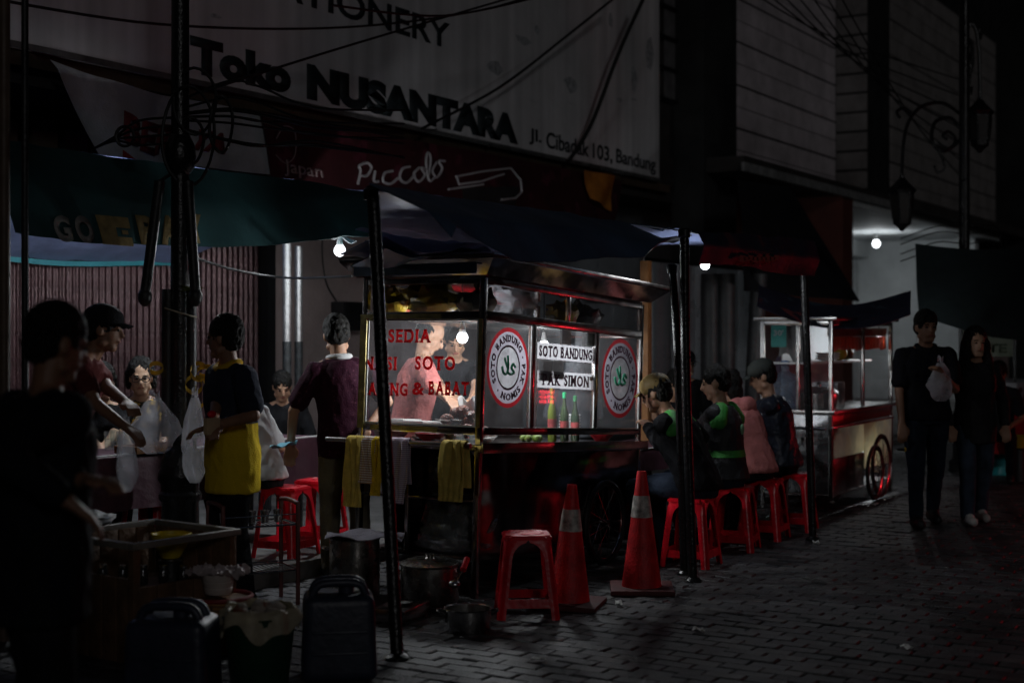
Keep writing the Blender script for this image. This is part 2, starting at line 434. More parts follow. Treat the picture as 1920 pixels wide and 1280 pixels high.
for k, (w, s, t) in enumerate(cells):
    dz = rnd.uniform(-.005, .004); mi = rnd.choice([0, 0, 1, 1, 2, 3])
    loc = (s + rnd.uniform(-.0015, .0015), t + rnd.uniform(-.0015, .0015), dz); rot = (rnd.uniform(-.018, .018), rnd.uniform(-.02, .02), rnd.uniform(-.012, .012))
    if k < 300: link('paving_block', pm[mi], road, loc, rot)
    else:
        q = paver_mesh(); mat = Matrix.Translation(loc) @ Matrix.Rotation(rot[0], 4, 'X') @ Matrix.Rotation(rot[1], 4, 'Y')
        rest.cur = mi; rest.add([mat @ Vector(v) for v in q.v], q.f)
o = rest.build('paving_blocks', PAVE, road, smooth=False); o['kind'] = 'stuff'

# ------------------------------------------------------------------ shop with the big sign
WALLD = M('sooty_plaster', (.055, .05, .048), .85, var=.4, vs=1.5, bump=.5, bs=25)
WALLP = M('dusty_pink_plaster', (.30, .235, .225), .8, var=.25, vs=1.6, bump=.4, bs=30)
WALLG = M('pale_grey_panel', (.33, .36, .39), .3, var=.25, vs=1.2, bump=.15, bs=5, spec=.6)
WALLW = M('white_plaster', (.62, .65, .66), .8, var=.2, vs=1.5, bump=.3, bs=25)
SHUT = M('maroon_shutter_enamel', (.055, .024, .027), .28, .45, var=.4, vs=4, bump=.25, bs=40)
TS, TW = 8.3, 9.3
shop = thing('shop_building', 'tall dark shop building carrying the big white sign above the food stalls', 'building', (4, TS, 0))
def wb(name, mat, parent, x0, x1, y0, y1, z0, z1, b=0.):
    p = Vector(parent.location); return MB().box(x0 - p.x, x1 - p.x, y0 - p.y, y1 - p.y, z0 - p.z, z1 - p.z, b).build(name, mat, parent, smooth=b > 0)
wb('upper_wall', WALLD, shop, 2, 19.9, TS + .06, 12, 3.55, 10)
wb('soffit', WALLD, shop, 2, 19.9, TS + .1, TW + .05, 3.35, 3.55)
SH0, SH1 = s_at(20, TW), s_at(497, TW)
wb('shop_wall', WALLP, shop, SH1 + .1, 15.4, TW, TW + .3, .1, 3.35)
wb('shop_wall', WALLD, shop, 2, SH0 - .1, TW, TW + .3, .1, 3.35)
wb('shop_wall', WALLD, shop, SH0 - .1, SH1 + .1, TW + .06, TW + .3, 2.75, 3.35)
wb('shop_wall', WALLG, shop, 15.4, 19.9, TW - .05, TW + .3, .1, 3.35)
sh = wb('roller_shutter', SHUT, shop, SH0, SH1, TW + .1, TW + .14, .1, 2.75)
pitch = .072; sl = MB()
prof = [(-.5, 0), (-.42, .0), (-.3, -.02), (-.08, -.026), (.14, -.02), (.26, 0), (.5, 0)]
sl.add([(x * pitch, y, z) for z in (.12, 2.74) for x, y in prof], [(i, i + 1, 8 + i, 7 + i) for i in range(6)])
slm = sl.mesh('shutter_slat'); slm.materials.append(SHUT); slm.polygons.foreach_set('use_smooth', [True] * len(slm.polygons))
k = 0
while SH0 + (k + .5) * pitch < SH1:
    link('shutter_slat', slm, sh, (SH0 + (k + .5) * pitch - 4, TW + .095 - TS + rnd.uniform(-.004, .004), 0), (0, 0, rnd.uniform(-.05, .05))); k += 1
MB().box(SH1 + .005 - 4, SH1 + .12 - 4, TW - .03 - TS, TW + .12 - TS, .1, 2.8).build('shutter_jamb', BLACKP, sh, smooth=False)
# dark shop shelf pictures behind the upper left, and a fascia rail under the sign
wb('fascia_rail', M('brown_timber_rail', (.09, .06, .04), .7, var=.4), shop, 2, 17.6, TS + .0, TS + .055, 3.46, 3.56)
wb('shelf_board', WALLD, shop, 3, 8.4, TW - .25, TW - .004, 2.92, 2.98)
for i in range(9):
    w = rnd.uniform(.18, .3); x = 5.6 + i * .33
    wb('shelf_box', M('faded_carton_%d' % (i % 3), [(.12, .1, .07), (.08, .09, .1), (.13, .08, .06)][i % 3], .7), shop, x, x + w, TW - .2, TW - .02, 2.985, 2.985 + rnd.uniform(.16, .28))

# the sign
SIGNW = M('grimy_white_sign', (.80, .78, .80), .6, var=.16, vs=1.1, bump=.12, bs=12)
n = SIGNW.node_tree.nodes; l = SIGNW.node_tree.links     # rain streaks
mp = n.new('ShaderNodeMapping'); mp.inputs['Scale'].default_value = (2.6, 1, .12); l.new(n['Texture Coordinate'].outputs['Object'], mp.inputs[0])
wv = n.new('ShaderNodeTexNoise'); wv.inputs['Scale'].default_value = 1.6; wv.inputs['Detail'].default_value = 5; l.new(mp.outputs[0], wv.inputs['Vector'])
mrp = n.new('ShaderNodeMapRange'); mrp.inputs['From Min'].default_value = .35; mrp.inputs['From Max'].default_value = .65; mrp.inputs['To Min'].default_value = .72; mrp.inputs['To Max'].default_value = 1; l.new(wv.outputs['Fac'], mrp.inputs[0])
mx = n.new('ShaderNodeMix'); mx.data_type = 'RGBA'; mx.blend_type = 'MULTIPLY'; mx.inputs[0].default_value = 1
l.new(n['Principled BSDF'].inputs['Base Color'].links[0].from_socket, mx.inputs[6]); l.new(mrp.outputs[0], mx.inputs[7]); l.new(mx.outputs[2], n['Principled BSDF'].inputs['Base Color'])
SIGNT = M('black_sign_lettering', (.02, .028, .032), .6, var=.4, bump=.1)
SE = s_at(1236, TS - .06)
sign = thing('shop_sign', 'long white painted shop sign with black lettering on the upper wall', 'sign', (4, TS, 3.6))
z0s = 3.58
wb('sign_board', SIGNW, sign, 2, SE, TS - .06, TS + .04, z0s, 8.5)
wb('sign_edge', M('sign_edge_strip', (.18, .18, .18), .4, .5, var=.5), sign, 2, SE + .01, TS - .075, TS - .062, z0s - .015, z0s + .03)
tl = TS - .0605
def sgn(txt, a, b, zb, h, bold=.045, **k):
    s0, s1 = s_at(a, tl), s_at(b, tl)
    return letters('lettering', txt, SIGNT, sign, (s0 - 4, tl - TS, zb - 3.6), X, Z, s1 - s0, h, bold=bold, **k)
zt = Pt(700, 0, tl)
sgn('Toko', 356, 545, Pt(380, 142, tl).z, .305, .065)
sgn('NUSANTARA', 575, 971, Pt(620, 196, tl).z, .325, .075)
zj = Pt(1000, 273, tl).z + .005
for w_, a_, b_, h_, d_ in (('Jl.', 992, 1015, .185, 0), ('Cibadak', 1024, 1104, .19, 0), ('103,', 1111, 1148, .215, .03), ('Bandung', 1155, 1229, .235, .048)): sgn(w_, a_, b_, zj - d_, h_, .02)
s1 = s_at(843, tl); letters('lettering', 'STATIONERY', SIGNT, sign, (s1 - 3.3 - 4, tl - TS, Pt(700, 50, tl).z - 3.6), X, Z, 3.3, .265, bold=.02)
# small faded pictures of pens and goods painted at the right end of the sign
FADE = M('faded_grey_print', (.46, .47, .49), .7, var=.5, vs=20)
for a, b, c, d in [(905, 100, 945, 155), (1000, 40, 1012, 70), (1052, 135, 1090, 185), (1140, 20, 1150, 60), (1180, 100, 1196, 190), (1208, 55, 1226, 145), (960, 55, 1000, 95), (985, 186, 1015, 195), (1060, 192, 1085, 198), (1150, 178, 1170, 196), (1180, 182, 1195, 192), (390, 22, 416, 40)]:
    p, q = Pt(a, b, tl), Pt(c, d, tl)
    x0, x1, zz0, zz1 = p.x, q.x, min(p.z, q.z), max(p.z, q.z); mb = MB()
    k = rnd.randint(5, 8); cx, cz = (x0 + x1) / 2, (zz0 + zz1) / 2
    poly = [Vector((cx + math.cos(6.283 * i / k) * (x1 - x0) / 2 * rnd.uniform(.5, 1) - 4, tl - TS - .001, cz + math.sin(6.283 * i / k) * (zz1 - zz0) / 2 * rnd.uniform(.45, 1) - 3.6)) for i in range(k)]
    mb.prism(poly, (0, -.003, 0)).build('faded_print', FADE, sign, smooth=False)
for px in (912, 1080, 1100, 1118, 1128, 1150, 1168, 1188):
    p = Pt(px, 0, tl); MB().ell((p.x - 4, -.09, z0s - 3.6 - .02 + rnd.uniform(-.01, .02)), .016, 8, 6).build('sign_bolt', STEEL, sign)

# ------------------------------------------------------------------ neighbouring shop-houses with ribbed upper panels
RIB = M('ribbed_mauve_cladding', (.60, .54, .57), .7, var=.3, vs=2, bump=.2, bs=30)
RIBG = M('ribbed_grey_cladding', (.26, .24, .235), .7, var=.35, vs=2, bump=.2, bs=30)
DARKW = M('dark_weathered_wall', (.035, .036, .036), .85, var=.4, vs=1.5)
def ribbed(parent, mat, x0, x1, y, z0, z1, pitch=.062):
    p = Vector(parent.location); zz = z0; i = 0
    nr = int((x1 - x0) / pitch); pr = [(0, 0), (.3, 0), (.38, -.022), (.85, -.022), (.93, 0)]
    line = [(x0 + (k + a) * pitch - p.x, y + b - p.y) for k in range(nr) for a, b in pr]
    while zz < z1:
        h = .30; m = MB()
        m.add([(x, yy, zz - p.z) for x, yy in line] + [(x, yy, zz + h - p.z) for x, yy in line], [(k, k + 1, len(line) + k + 1, len(line) + k) for k in range(len(line) - 1)])
        o = m.build('cladding_panel', mat, parent, smooth=False)
        zz += h + (.035 if i % 2 else .016); i += 1
col = thing('concrete_column', 'broad dark concrete column rising past the end of the white sign', 'column', (s_at(1350, 7.9), 7.9, 0))
c0, c1 = s_at(1320, 7.9), s_at(1382, 7.9)
cmb = MB().box(c0 - col.location.x, c1 - col.location.x, 0, .5, 0, 9.5, .02); cmb.build('shaft', DARKW, col)
MB().box(c0 - col.location.x - .03, c1 - col.location.x + .03, -.03, .53, 0, .5, .02).build('plinth', DARKW, col)

hb = thing('shop_house', 'shop-house with ribbed mauve upper cladding beside the dark column', 'building', (s_at(1380, TS), TS, 0))
hx = hb.location.x
wb('upper_wall', DARKW, hb, 17.72, 24.5, TS + .05, 12, 3.95, 10)
ribbed(hb, RIB, s_at(1384, TS), 24.5, TS + .03, 4.0, 8.0)
wb('canopy_slab', WALLD, hb, 17.9, 24.5, 7.35, 10.3, 3.74, 3.94)
wb('canopy_fascia', M('pale_dirty_fascia', (.25, .25, .25), .7, var=.5), hb, 17.8, 24.5, 7.30, 7.345, 3.72, 3.84)
# barred upper window right of the sign
wx0, wx1 = s_at(1250, TS), s_at(1272, TS)
wn_ = wb('window', M('curtained_window', (.16, .155, .16), .5, var=.4), hb, wx0, wx1, TS + .03, TS + .045, 4.7, 8.5)
for z in np.arange(4.7, 8.5, .42):
    m = MB(); m.box(wx0 - .2 - hx, wx1 + .25 - hx, -.02, .01, z, z + .03); m.build('window_bar', BLACKP, wn_, smooth=False)
pier = wb('pier', M('red_brown_paint', (.13, .035, .025), .7, var=.35, vs=2), hb, 22.0, 22.5, 7.36, 9.2, 0, 3.738)
wb('shop_front', DARKW, hb, 19.91, 22.0, 9.2, 9.5, .1, 3.73)

arc = thing('arcade_shop', 'lit white arcade recess with a bare bulb beyond the red-brown pier', 'building', (22.5, 7.4, 0))
wb('ceiling', WALLW, arc, 22.51, 33, 7.37, 10.5, 3.62, 3.735)
wb('back_wall', WALLW, arc, 22.51, 33, 10.2, 10.5, 0, 3.61)
wb('side_wall', WALLW, arc, 31.5, 31.8, 7.6, 10.19, 0, 3.61)
wb('beam', WALLW, arc, 22.51, 31.4, 9.9, 10.19, 3.25, 3.61)
gw = wb('window', BLACKP, arc, s_at(1690, 10.19), s_at(1722, 10.19), 10.15, 10.19, 2.0, 3.2)
for i in range(9):
    z = 2.03 + i * .13; m = MB().box(s_at(1690, 10.19) - 22.5, s_at(1722, 10.19) - 22.5, 10.12 - 7.4, 10.147 - 7.4, z, z + .05); m.build('louvre', M('grey_louvre', (.2, .21, .22), .5), gw, smooth=False)
bay = thing('bay_building', 'dark projecting upper storey with grey ribbed cladding behind the scrolled lantern', 'building', (24.5, 7.7, 0))
wb('upper_wall', DARKW, bay, 24.53, 34.5, 7.76, 12, 3.94, 10)
sx = s_at(1672, 7.7)
ribbed(bay, RIBG, sx, 34, 7.74, 4.05, 8.2)
for i in range(12):
    z = 4.1 + i * .34; m = MB().box(24.50 - 24.5, 24.528 - 24.5, .06, .62, z, z + .30); m.build('side_panel', RIBG, bay, smooth=False)
wb('canopy_slab', WALLD, bay, 24.52, 34.5, 7.1, 7.755, 3.75, 3.93)
far = thing('far_building', 'unlit dark building at the far end of the street', 'building', (36, 7, 0))
wb('wall', DARKW, far, 34.6, 60, 7.2, 14, 0, 11)
for i in range(5):
    for j in range(3):
        wb('window', M('dark_pane', (.02, .022, .025), .15), far, 36.2 + i * 3.2, 37.6 + i * 3.2, 7.15, 7.195, 4.4 + j * 2.1, 5.8 + j * 2.1)
wb('awning', TEALT, far, 35, 59, 6.2, 7.19, 3.1, 3.2)
wb('pink_panel', WALLP, far, s_at(1840, 7.19) , s_at(1885, 7.19), 7.12, 7.19, .3, 2.6)  # pinkish plaster panel, paler than the wall behind it

# far-left street post at the edge of the frame
p = at(8, 7.0)
lp = thing('steel_post', 'brown steel post at the left edge of the picture', 'post', p)
MB().tube([(0, 0, 0), (0, 0, 5.2)], .028, 12).build('shaft', M('brown_painted_steel', (.10, .065, .045), .5, var=.4), lp)
MB().tube([(.10, -.03, 0), (.10, -.03, 5.2)], .018, 10).build('conduit', BLACKP, lp)
MB().lathe([(.06, 0), (.06, .02), (.035, .04)], 12).build('base_plate', BLACKP, lp)

# ------------------------------------------------------------------ overhead wires
def wire(pts, r, label, mat=CABLE, group='overhead wires in front of the sign'):
    tag(MB().tube(smooth_path(pts, 8), r, 6).build('overhead_wire', mat), label, 'wire', group)
wire([Pd(-60, -10, 9), Pd(300, 46, 10.5), Pd(640, 52, 12), Pd(900, 20, 13), Pd(1060, -30, 14)], .011, 'thin wire sagging across the word on the upper sign from the left edge')
wire([Pd(370, 175, 9.4), Pd(640, 90, 11), Pd(860, 25, 12.6), Pd(980, -10, 13.5)], .010, 'wire climbing rightwards from the lamp post over the large lettering')
wire([Pd(620, 10, 10), Pd(830, 30, 11), Pd(1010, -5, 12)], .009, 'short slack wire dipping over the top of the sign')
wire([Pt(790, 242, 8.1), Pt(935, 165, 8.0), Pt(1060, 70, 7.9), Pt(1160, -10, 7.8)], .015, 'wire slanting up from the middle of the sign bottom to the upper right')
wire([Pt(1068, 300, 8.1), Pt(1110, 230, 8.0), Pt(1160, 100, 7.9), Pt(1210, -10, 7.8)], .024, 'thick twisted cable hanging down near the address on the sign')
for i in range(7):
    wire([Pd(1400 + i * 28, -20, 17), Pd(1560 + i * 24, 70 + i * 24, 19), Pd(1800, 150 + i * 30, 21)], .010, '%s of seven slack wires fanning down across the ribbed upper storeys' % ['lowest', 'sixth from the top', 'fifth from the top', 'fourth from the top', 'third from the top', 'second from the top', 'uppermost'][6 - i], group='wires fanning over the ribbed facades')
# ------------------------------------------------------------------ tarpaulin shelters
def path_fn(pts):
    pts = sorted(pts); return lambda u: lerp_path(pts, u)
def tarp(name, parent, mat, rows, s0, s1, nu=60, nv=14, wav=.012, seed=0, th=.006):
    "rows: list over the cloth's depth of functions s -> (t, z)"
    k = len(rows) - 1
    def fn(u, v):
        cr_ = .0 if 'flap' not in name else .016 * abs(math.sin(u * (s1 - (s0(v) if callable(s0) else s0)) * 6.3 + seed)) ** 3
        sl_ = s0(v) if callable(s0) else s0
        s = sl_ + (s1 - sl_) * u; q = v * k; i = min(int(q), k - 1); w = q - i
        a = rows[i](s); b = rows[i + 1](s)
        t = a[0] + (b[0] - a[0]) * w; z = a[1] + (b[1] - a[1]) * w
        d = noise.noise(Vector((s * 1.7 + seed, t * 1.9, z * 1.3))) * wav * 2 + noise.noise(Vector((s * 7 + seed, t * 3, z * 4))) * wav * .7
        return (s, t + d - cr_, z + d * .8)
    m = MB().sheet(fn, nu, nv, th)
    return m.build(name, mat, parent, ang=60)
# T1: shelter over the tables, at the left
t1 = thing('shelter_tarpaulin', 'dark teal tarpaulin shelter with payment lettering over the dining tables', 'shelter', (0, 0, 0))
f1 = path_fn([(s_at(-60, 6.6), 6.6, 2.16), (s_at(28, 6.6), 6.6, 2.13), (s_at(140, 6.6), 6.62, 2.10), (s_at(330, 6.6), 6.62, 2.095), (s_at(500, 6.6), 6.6, 2.15), (s_at(640, 6.6), 6.6, 2.27), (9.2, 6.6, 2.32)])
T1A, T1B = s_at(26, 6.6), 9.0
flap1 = tarp('front_flap', t1, TEALT, [f1, lambda s: (6.72, 2.42), lambda s: (6.9, 2.68)], T1A, T1B, 70, 12, .014, 3)
tarp('roof_sheet', t1, BLUEU, [lambda s: (6.905, 2.675), lambda s: (8.0, 2.50), lambda s: (9.12, 2.17 + .03 * math.sin(s * 2.2))], T1A + .02, 9.15, 60, 14, .02, 9)
tarp('hem', t1, CYANH, [lambda s: (9.125, 2.165 + .03 * math.sin(s * 2.2)), lambda s: (9.125, 2.125 + .03 * math.sin(s * 2.2))], T1A + .02, 9.15, 60, 2, .004, 9)
GOW = M('faded_white_print', (.26, .25, .24), .7, var=.4, vs=14); GOY = M('faded_tan_print', (.26, .19, .08), .7, var=.4, vs=14)
def on_flap(x0, y0, x1, y1, off=.012):
    "prints follow the hanging flap: corner pixels -> a point function"
    sa, sb = s_at(x0, 6.62), s_at(x1, 6.62); za, zb = Pt(x0, y1, 6.62).z, Pt(x0, y0, 6.62).z
    def fn(u, v):
        s = sa + (sb - sa) * u; lo = f1(s)[1]; z = za + (zb - za) * v
        k = max(0, min(1, (z - lo) / (2.42 - lo))); t = 6.61 + .11 * k
        d = noise.noise(Vector((s * 1.7 + 3, t * 1.9, z * 1.3))) * .028 + noise.noise(Vector((s * 7 + 3, t * 3, z * 4))) * .0098
        return Vector((s, t + d - off - .004, z))
    return fn
for txt, bx, mt in (('G', (97, 402, 130, 453), GOW), ('O', (139, 402, 172, 455), GOW), ('P', (263, 402, 296, 458), GOY), ('A', (304, 401, 345, 458), GOY), ('Y', (352, 398, 388, 455), GOY)):
    letters('lettering', txt, mt, flap1, (0, 0, 0), X, Z, 1, 1, bold=.05, depth=.003, pts=on_flap(*bx))
fn = on_flap(185, 402, 247, 458); m = MB()
for a, b, c, d in ((0, 1, .62, 1), (0, 1, 0, .3), (0, .55, .3, .62), (.72, .9, .4, .54)): m.sheet(lambda u, v: fn(a + (b - a) * u, c + (d - c) * v), 6, 4, .003)
m.build('wallet_emblem', GOY, flap1)

# T2: shelter over the cart, nearer the street
t2 = thing('shelter_tarpaulin', 'navy tarpaulin shelter on black poles over the soup cart', 'shelter', (0, 0, 0))
S2A, S2P, S2B = s_at(700, 4.0), 8.16, 10.36
f2 = path_fn([(5.2, 3.72, 2.06), (5.55, 3.72, 2.05), (s_at(840, 3.72), 3.72, 1.97), (s_at(960, 3.72), 3.72, 1.915), (s_at(1080, 3.72), 3.72, 1.93), (s_at(1200, 3.72), 3.72, 2.0), (s_at(1262, 3.72), 3.72, 2.14), (8.3, 3.72, 2.17)])
tarp('front_flap', t2, NAVYT, [f2, lambda s: (3.85, 2.12), lambda s: (4.2, 2.268)], 5.5, 8.22, 60, 12, .014, 5)
PRINT = blotch('dark_printed_tarpaulin', (.012, .034, .056), [(.03, .02, .05), (.07, .04, .05), (.02, .045, .09)], 5.5, .62, .5, 2.0, trans=.08)
def f3(dz): return path_fn([(8.1, 3.69, 2.17 + dz), (8.7, 3.68, 2.21 + dz), (9.4, 3.68, 2.225 + dz), (10.4, 3.69, 2.25 + dz)])
tarp('side_flap', t2, PRINT, [lambda s: (3.685, 1.985 + .02 * math.sin(s * 3)), lambda s: (3.64, 2.10), f3(0)], 8.24, S2B, 40, 10, .016, 15)
GARM = M('salmon_tarp_print', (.22, .085, .07), .6, var=.3)
gp = lambda x0, y0, x1, y1: (lambda u, v: (s_at(x0 + (x1 - x0) * u, 3.62), 3.612, Pt(x0, y0, 3.62).z + (Pt(x1, y1, 3.62).z - Pt(x0, y0, 3.62).z) * v))
for i in range(9):
    x = 1385 + i * 8; MB().sheet(gp(x, 478 + (i % 2) * 3, x + 10, 492 - (i % 3) * 2), 2, 2, .003).build('printed_mark', GARM, t2)
tarp('roof_sheet', t2, BLUEU, [lambda s: (4.205, 2.26), lambda s: (5.4, 2.23 + .05 * math.sin(s * 1.9)), lambda s: (6.6, 2.16 + .02 * math.sin(s * 2.7))], lambda v: s_at(705, 4.2 + 2.4 * v), S2B, 60, 16, .025, 21)
tarp('roof_edge', t2, NAVYT, [lambda s: (3.73, 2.19), lambda s: (4.2, 2.262)], 8.24, S2B, 20, 4, .01, 31)
tarp('hem', t2, CYANH, [lambda s: (6.605, 2.155 + .02 * math.sin(s * 2.7)), lambda s: (6.605, 2.12 + .02 * math.sin(s * 2.7))], s_at(705, 6.6), S2B, 50, 2, .003, 21)
# crumpled folds and a foil strip hanging under the front of the shelter
for a, b, dz, mt in ((720, 900, 0, BLUEU), (735, 930, -.05, NAVYT)):
    tarp('hanging_fold', t2, mt, [lambda s: (5.0, 2.14 + dz), lambda s: (4.75 + .1 * math.sin(s * 5), 2.06 + dz + .03 * math.sin(s * 9)), lambda s: (5.1, 1.99 + dz)], s_at(a, 4.8), s_at(b, 4.8), 30, 8, .03, a)
FOIL = M('crumpled_foil', (.35, .36, .38), .35, .6, var=.4, vs=20, bump=.9, bs=60)
bl = Pd(637, 470, 10.75)
tarp('foil_strip', t1, FOIL, [lambda s: (bl.y + .12, bl.z + .13 + .02 * math.sin(s * 17)), lambda s: (bl.y + .03, bl.z + .10 + .025 * math.sin(s * 23 + 1))], bl.x - .05, bl.x + .22, 26, 4, .03, 77)

def pole(name, label, pts, r, mat, cat='pole', group=None, foot=True):
    b = Vector(pts[0]); e = thing(name, label, cat, b, 0, group)
    L = [Vector(p) - b for p in pts]
    MB().tube(smooth_path(L, 6), r, 14).build('shaft', mat, e)
    if foot: MB().lathe([(r * 1.9, 0), (r * 1.9, .012), (r * 1.2, .03)], 14).build('foot', mat, e)
    MB().lathe([(r * 1.25, 0), (r * 1.3, .05), (r * 1.0, .06)], 14, c=L[-1] - Vector((0, 0, .06))).build('collar', mat, e)
    return e
pole('shelter_pole', 'leaning black pole in front of the end glass of the soup cart', [Pz(745, 1235), Pd(722, 800, 6.9), Pd(703, 425, 7.0), Pd(697, 352, 7.05)], .032, BLACKG, group='black shelter poles')
pole('shelter_pole', 'straight black pole beside the tall traffic cone, nearer of the pair', [Pz(1299, 1090), Pd(1286, 700, 8.9), Pd(1283, 428, 8.9)], .030, BLACKG, group='black shelter poles')
pole('shelter_pole', 'thin slanting black pole close behind the pole by the tall cone', [at(1283, 9.15), Pd(1272, 700, 9.1), Pd(1260, 495, 9.1)], .026, BLACKG, group='black shelter poles')
pole('shelter_pole', 'black pole at the right corner of the navy shelter before the second cart', [Pz(1524, 1012), Pd(1514, 700, 10.7), Pd(1505, 455, 10.72)], .029, BLACKG, group='black shelter poles')
def two_tone(px, yc, top, label):
    b = at(px, yc, .1); e = thing('shelter_pole', label, 'pole', b, 0, 'two-tone shelter poles by the wall')
    zt, zm = Pd(px, top, yc).z, Pd(px, 640, yc).z
    MB().tube([(0, 0, 0), (0, 0, zm - .1)], .036, 14).build('painted_half', M('chipped_black_paint', (.025, .028, .03), .5, var=.9, vs=25), e)
    MB().tube([(0, 0, zm - .1), (0, 0, zt - .1)], .035, 14).build('bare_half', GALV, e)
    MB().lathe([(.07, 0), (.07, .012), (.04, .03)], 14).build('foot', GALV, e)
two_tone(538, 11.4, 455, 'two-tone steel pole by the pink wall, left of the pair')
two_tone(560, 12.1, 462, 'two-tone steel pole by the pink wall, right of the pair')

# ------------------------------------------------------------------ cast-iron lamp post in front, with bundled cables
b = at(338, 8.7, .1)
lamp = thing('lamp_post', 'thick black cast-iron lamp post with bulbous base wrapped in cables', 'lamp post', b)
MB().lathe([(.15, 0), (.15, .1), (.118, .13), (.112, .42), (.128, .44), (.132, .47), (.115, .49), (.118, .53), (.135, .56), (.135, .60), (.12, .63), (.112, .68), (.09, .73), (.06, .77), (.064, .79), (.052, .8)], 28).build('base', BLACKG, lamp)
MB().lathe([(.06, .8), (.06, 1.65), (.055, 2.35), (.055, 3.2), (.05, 5.6)], 20).build('shaft', BLACKG, lamp)
MB().lathe([(.056, 2.42), (.085, 2.46), (.095, 2.53), (.09, 2.6), (.06, 2.66)], 18).build('knuckle', BLACKG, lamp)
for sx_, r_ in ((-.075, .042), (.07, .034)):
    MB().tube([RT * sx_ + Vector((0, 0, .82)), RT * sx_ * .95 + Vector((0, 0, 1.72))], r_, 12).build('tied_pipe', BLACKP, lamp)
MB().tube([RT * .105 - FW * .05 + Vector((0, 0, .02)), RT * .1 - FW * .06 + Vector((0, 0, 1.0))], .012, 8).build('tied_rod', BLACKP, lamp)
MB().tube([RT * (.1 * math.cos(a)) + FW * (.07 * math.sin(a)) + Vector((0, 0, 1.58 - .03 * math.cos(a))) for a in np.linspace(0, 6.283, 17)], .006, 6).build('rope_tie', M('pale_rope', (.35, .32, .25), .8), lamp)
# splayed padded bars hanging from the post
for dx, x2 in ((-.10, -.19), (.07, .115)):
    e = thing('hanging_bar', 'black padded bar hanging on the %s side of the lamp post' % ('left' if dx < 0 else 'right'), 'bar', b + RT * dx - FW * .1 + Vector((0, 0, 2.37)), 0, 'padded bars on the lamp post')
    MB().tube([(0, 0, 0), RT * (x2 - dx) + Vector((0, 0, -.68))], .032, 12).build('sleeve', BLACKP, e)
    q = RT * (x2 - dx) + Vector((0, 0, -.70)); MB().ell(q, (.044, .044, .06), 12, 8).build('end_knob', BLACKP, e)
    MB().tube([(0, 0, 0), -RT * dx * .6 + FW * .08 + Vector((0, 0, .06))], .01, 6).build('hook', BLACKP, e)
# cable bundle: rings and strands between post and banner
cb = thing('cable_bundle', 'tangle of black cables and loops tied to the lamp post', 'cables', b + Vector((0, 0, 2.6)))
for i in range(11):
    z = rnd.uniform(-.02, .38); m = MB()
    m.tube(smooth_path([RT * .02 + Vector((0, 0, .1 + z * .5)), RT * .3 - FW * .02 + Vector((0, 0, z + .03)), RT * (.45 + rnd.uniform(0, .1)) + Vector((0, 0, z)), RT * .72 + FW * .8 + Vector((0, 0, z * .8 + .1 + rnd.uniform(-.05, .05))), RT * 1.2 + FW * 2.2 + Vector((0, 0, .2 + z))], 6), .008, 6).build('cable', CABLE, cb)
for x, w, h, z in ((.10, .13, .2, .26), (.075, .08, .14, .02), (.26, .07, .17, .12), (.06, .16, .3, .05)):
    m = MB(); m.tube([RT * (x + w * math.cos(a)) + FW * (-.05 + .02 * math.sin(3 * a)) + Vector((0, 0, z + h * math.sin(a))) for a in np.linspace(0, 6.283, 25)], .010, 6, cap=False).build('cable_loop', CABLE, cb)
for i in range(4):
    z = .02 + i * .05; MB().tube(smooth_path([Vector((0, 0, z)), RT * -.25 + Vector((0, 0, z - .02)), RT * -.42 + FW * .1 + Vector((0, 0, .04 + i * .01)), RT * -.7 + FW * .6 + Vector((0, 0, .06))], 6), .008, 6).build('cable', CABLE, cb)
MB().tube([RT * (-.33 + .055 * math.cos(a)) - FW * .03 + Vector((0, 0, .05 + .06 * math.sin(a))) for a in np.linspace(0, 6.283, 20)], .010, 6, cap=False).build('cable_loop', CABLE, cb)
YEL = M('yellow_plastic_ribbon', (.55, .36, .03), .4, var=.25, trans=.3)
yr = thing('plastic_ribbon', 'yellow plastic ribbons tied round the lamp post', 'ribbon', b + Vector((0, 0, 1.2)))
for ax, az, w, h in ((-.13, .04, .04, .03), (.13, .02, .05, .05), (.19, .02, .07, .03), (.1, -.06, .05, .05), (.14, -.1, .03, .09)):
    fn = lambda u, v: RT * (ax + w * math.cos(u * 5.6 + ax * 20)) - FW * (.07 + .012 * math.sin(u * 9)) + Vector((0, 0, az + h * math.sin(u * 5.6 + ax * 20) + (v - .5) * .025))
    MB().sheet(fn, 18, 2, .002).build('ribbon_loop', YEL, yr)
lv = thing('plant_sprig', 'small green and yellow plastic tangle hooked on the lamp post', 'sprig', b + RT * .085 - FW * .06 + Vector((0, 0, 1.72)))
m = MB()
for i in range(14):
    a = Vector((rnd.uniform(-1, 1), rnd.uniform(-1, 1), rnd.uniform(-1, 1))).normalized(); c = a.orthogonal().normalized() * .012
    m.add([a * .01 + c, a * .01 - c, a * .06 - c * .4, a * .075, a * .06 + c * .4], [(0, 1, 2, 3, 4)])
m.build('leaf_cluster', M('dull_green_plastic', (.10, .12, .02), .5), lv)

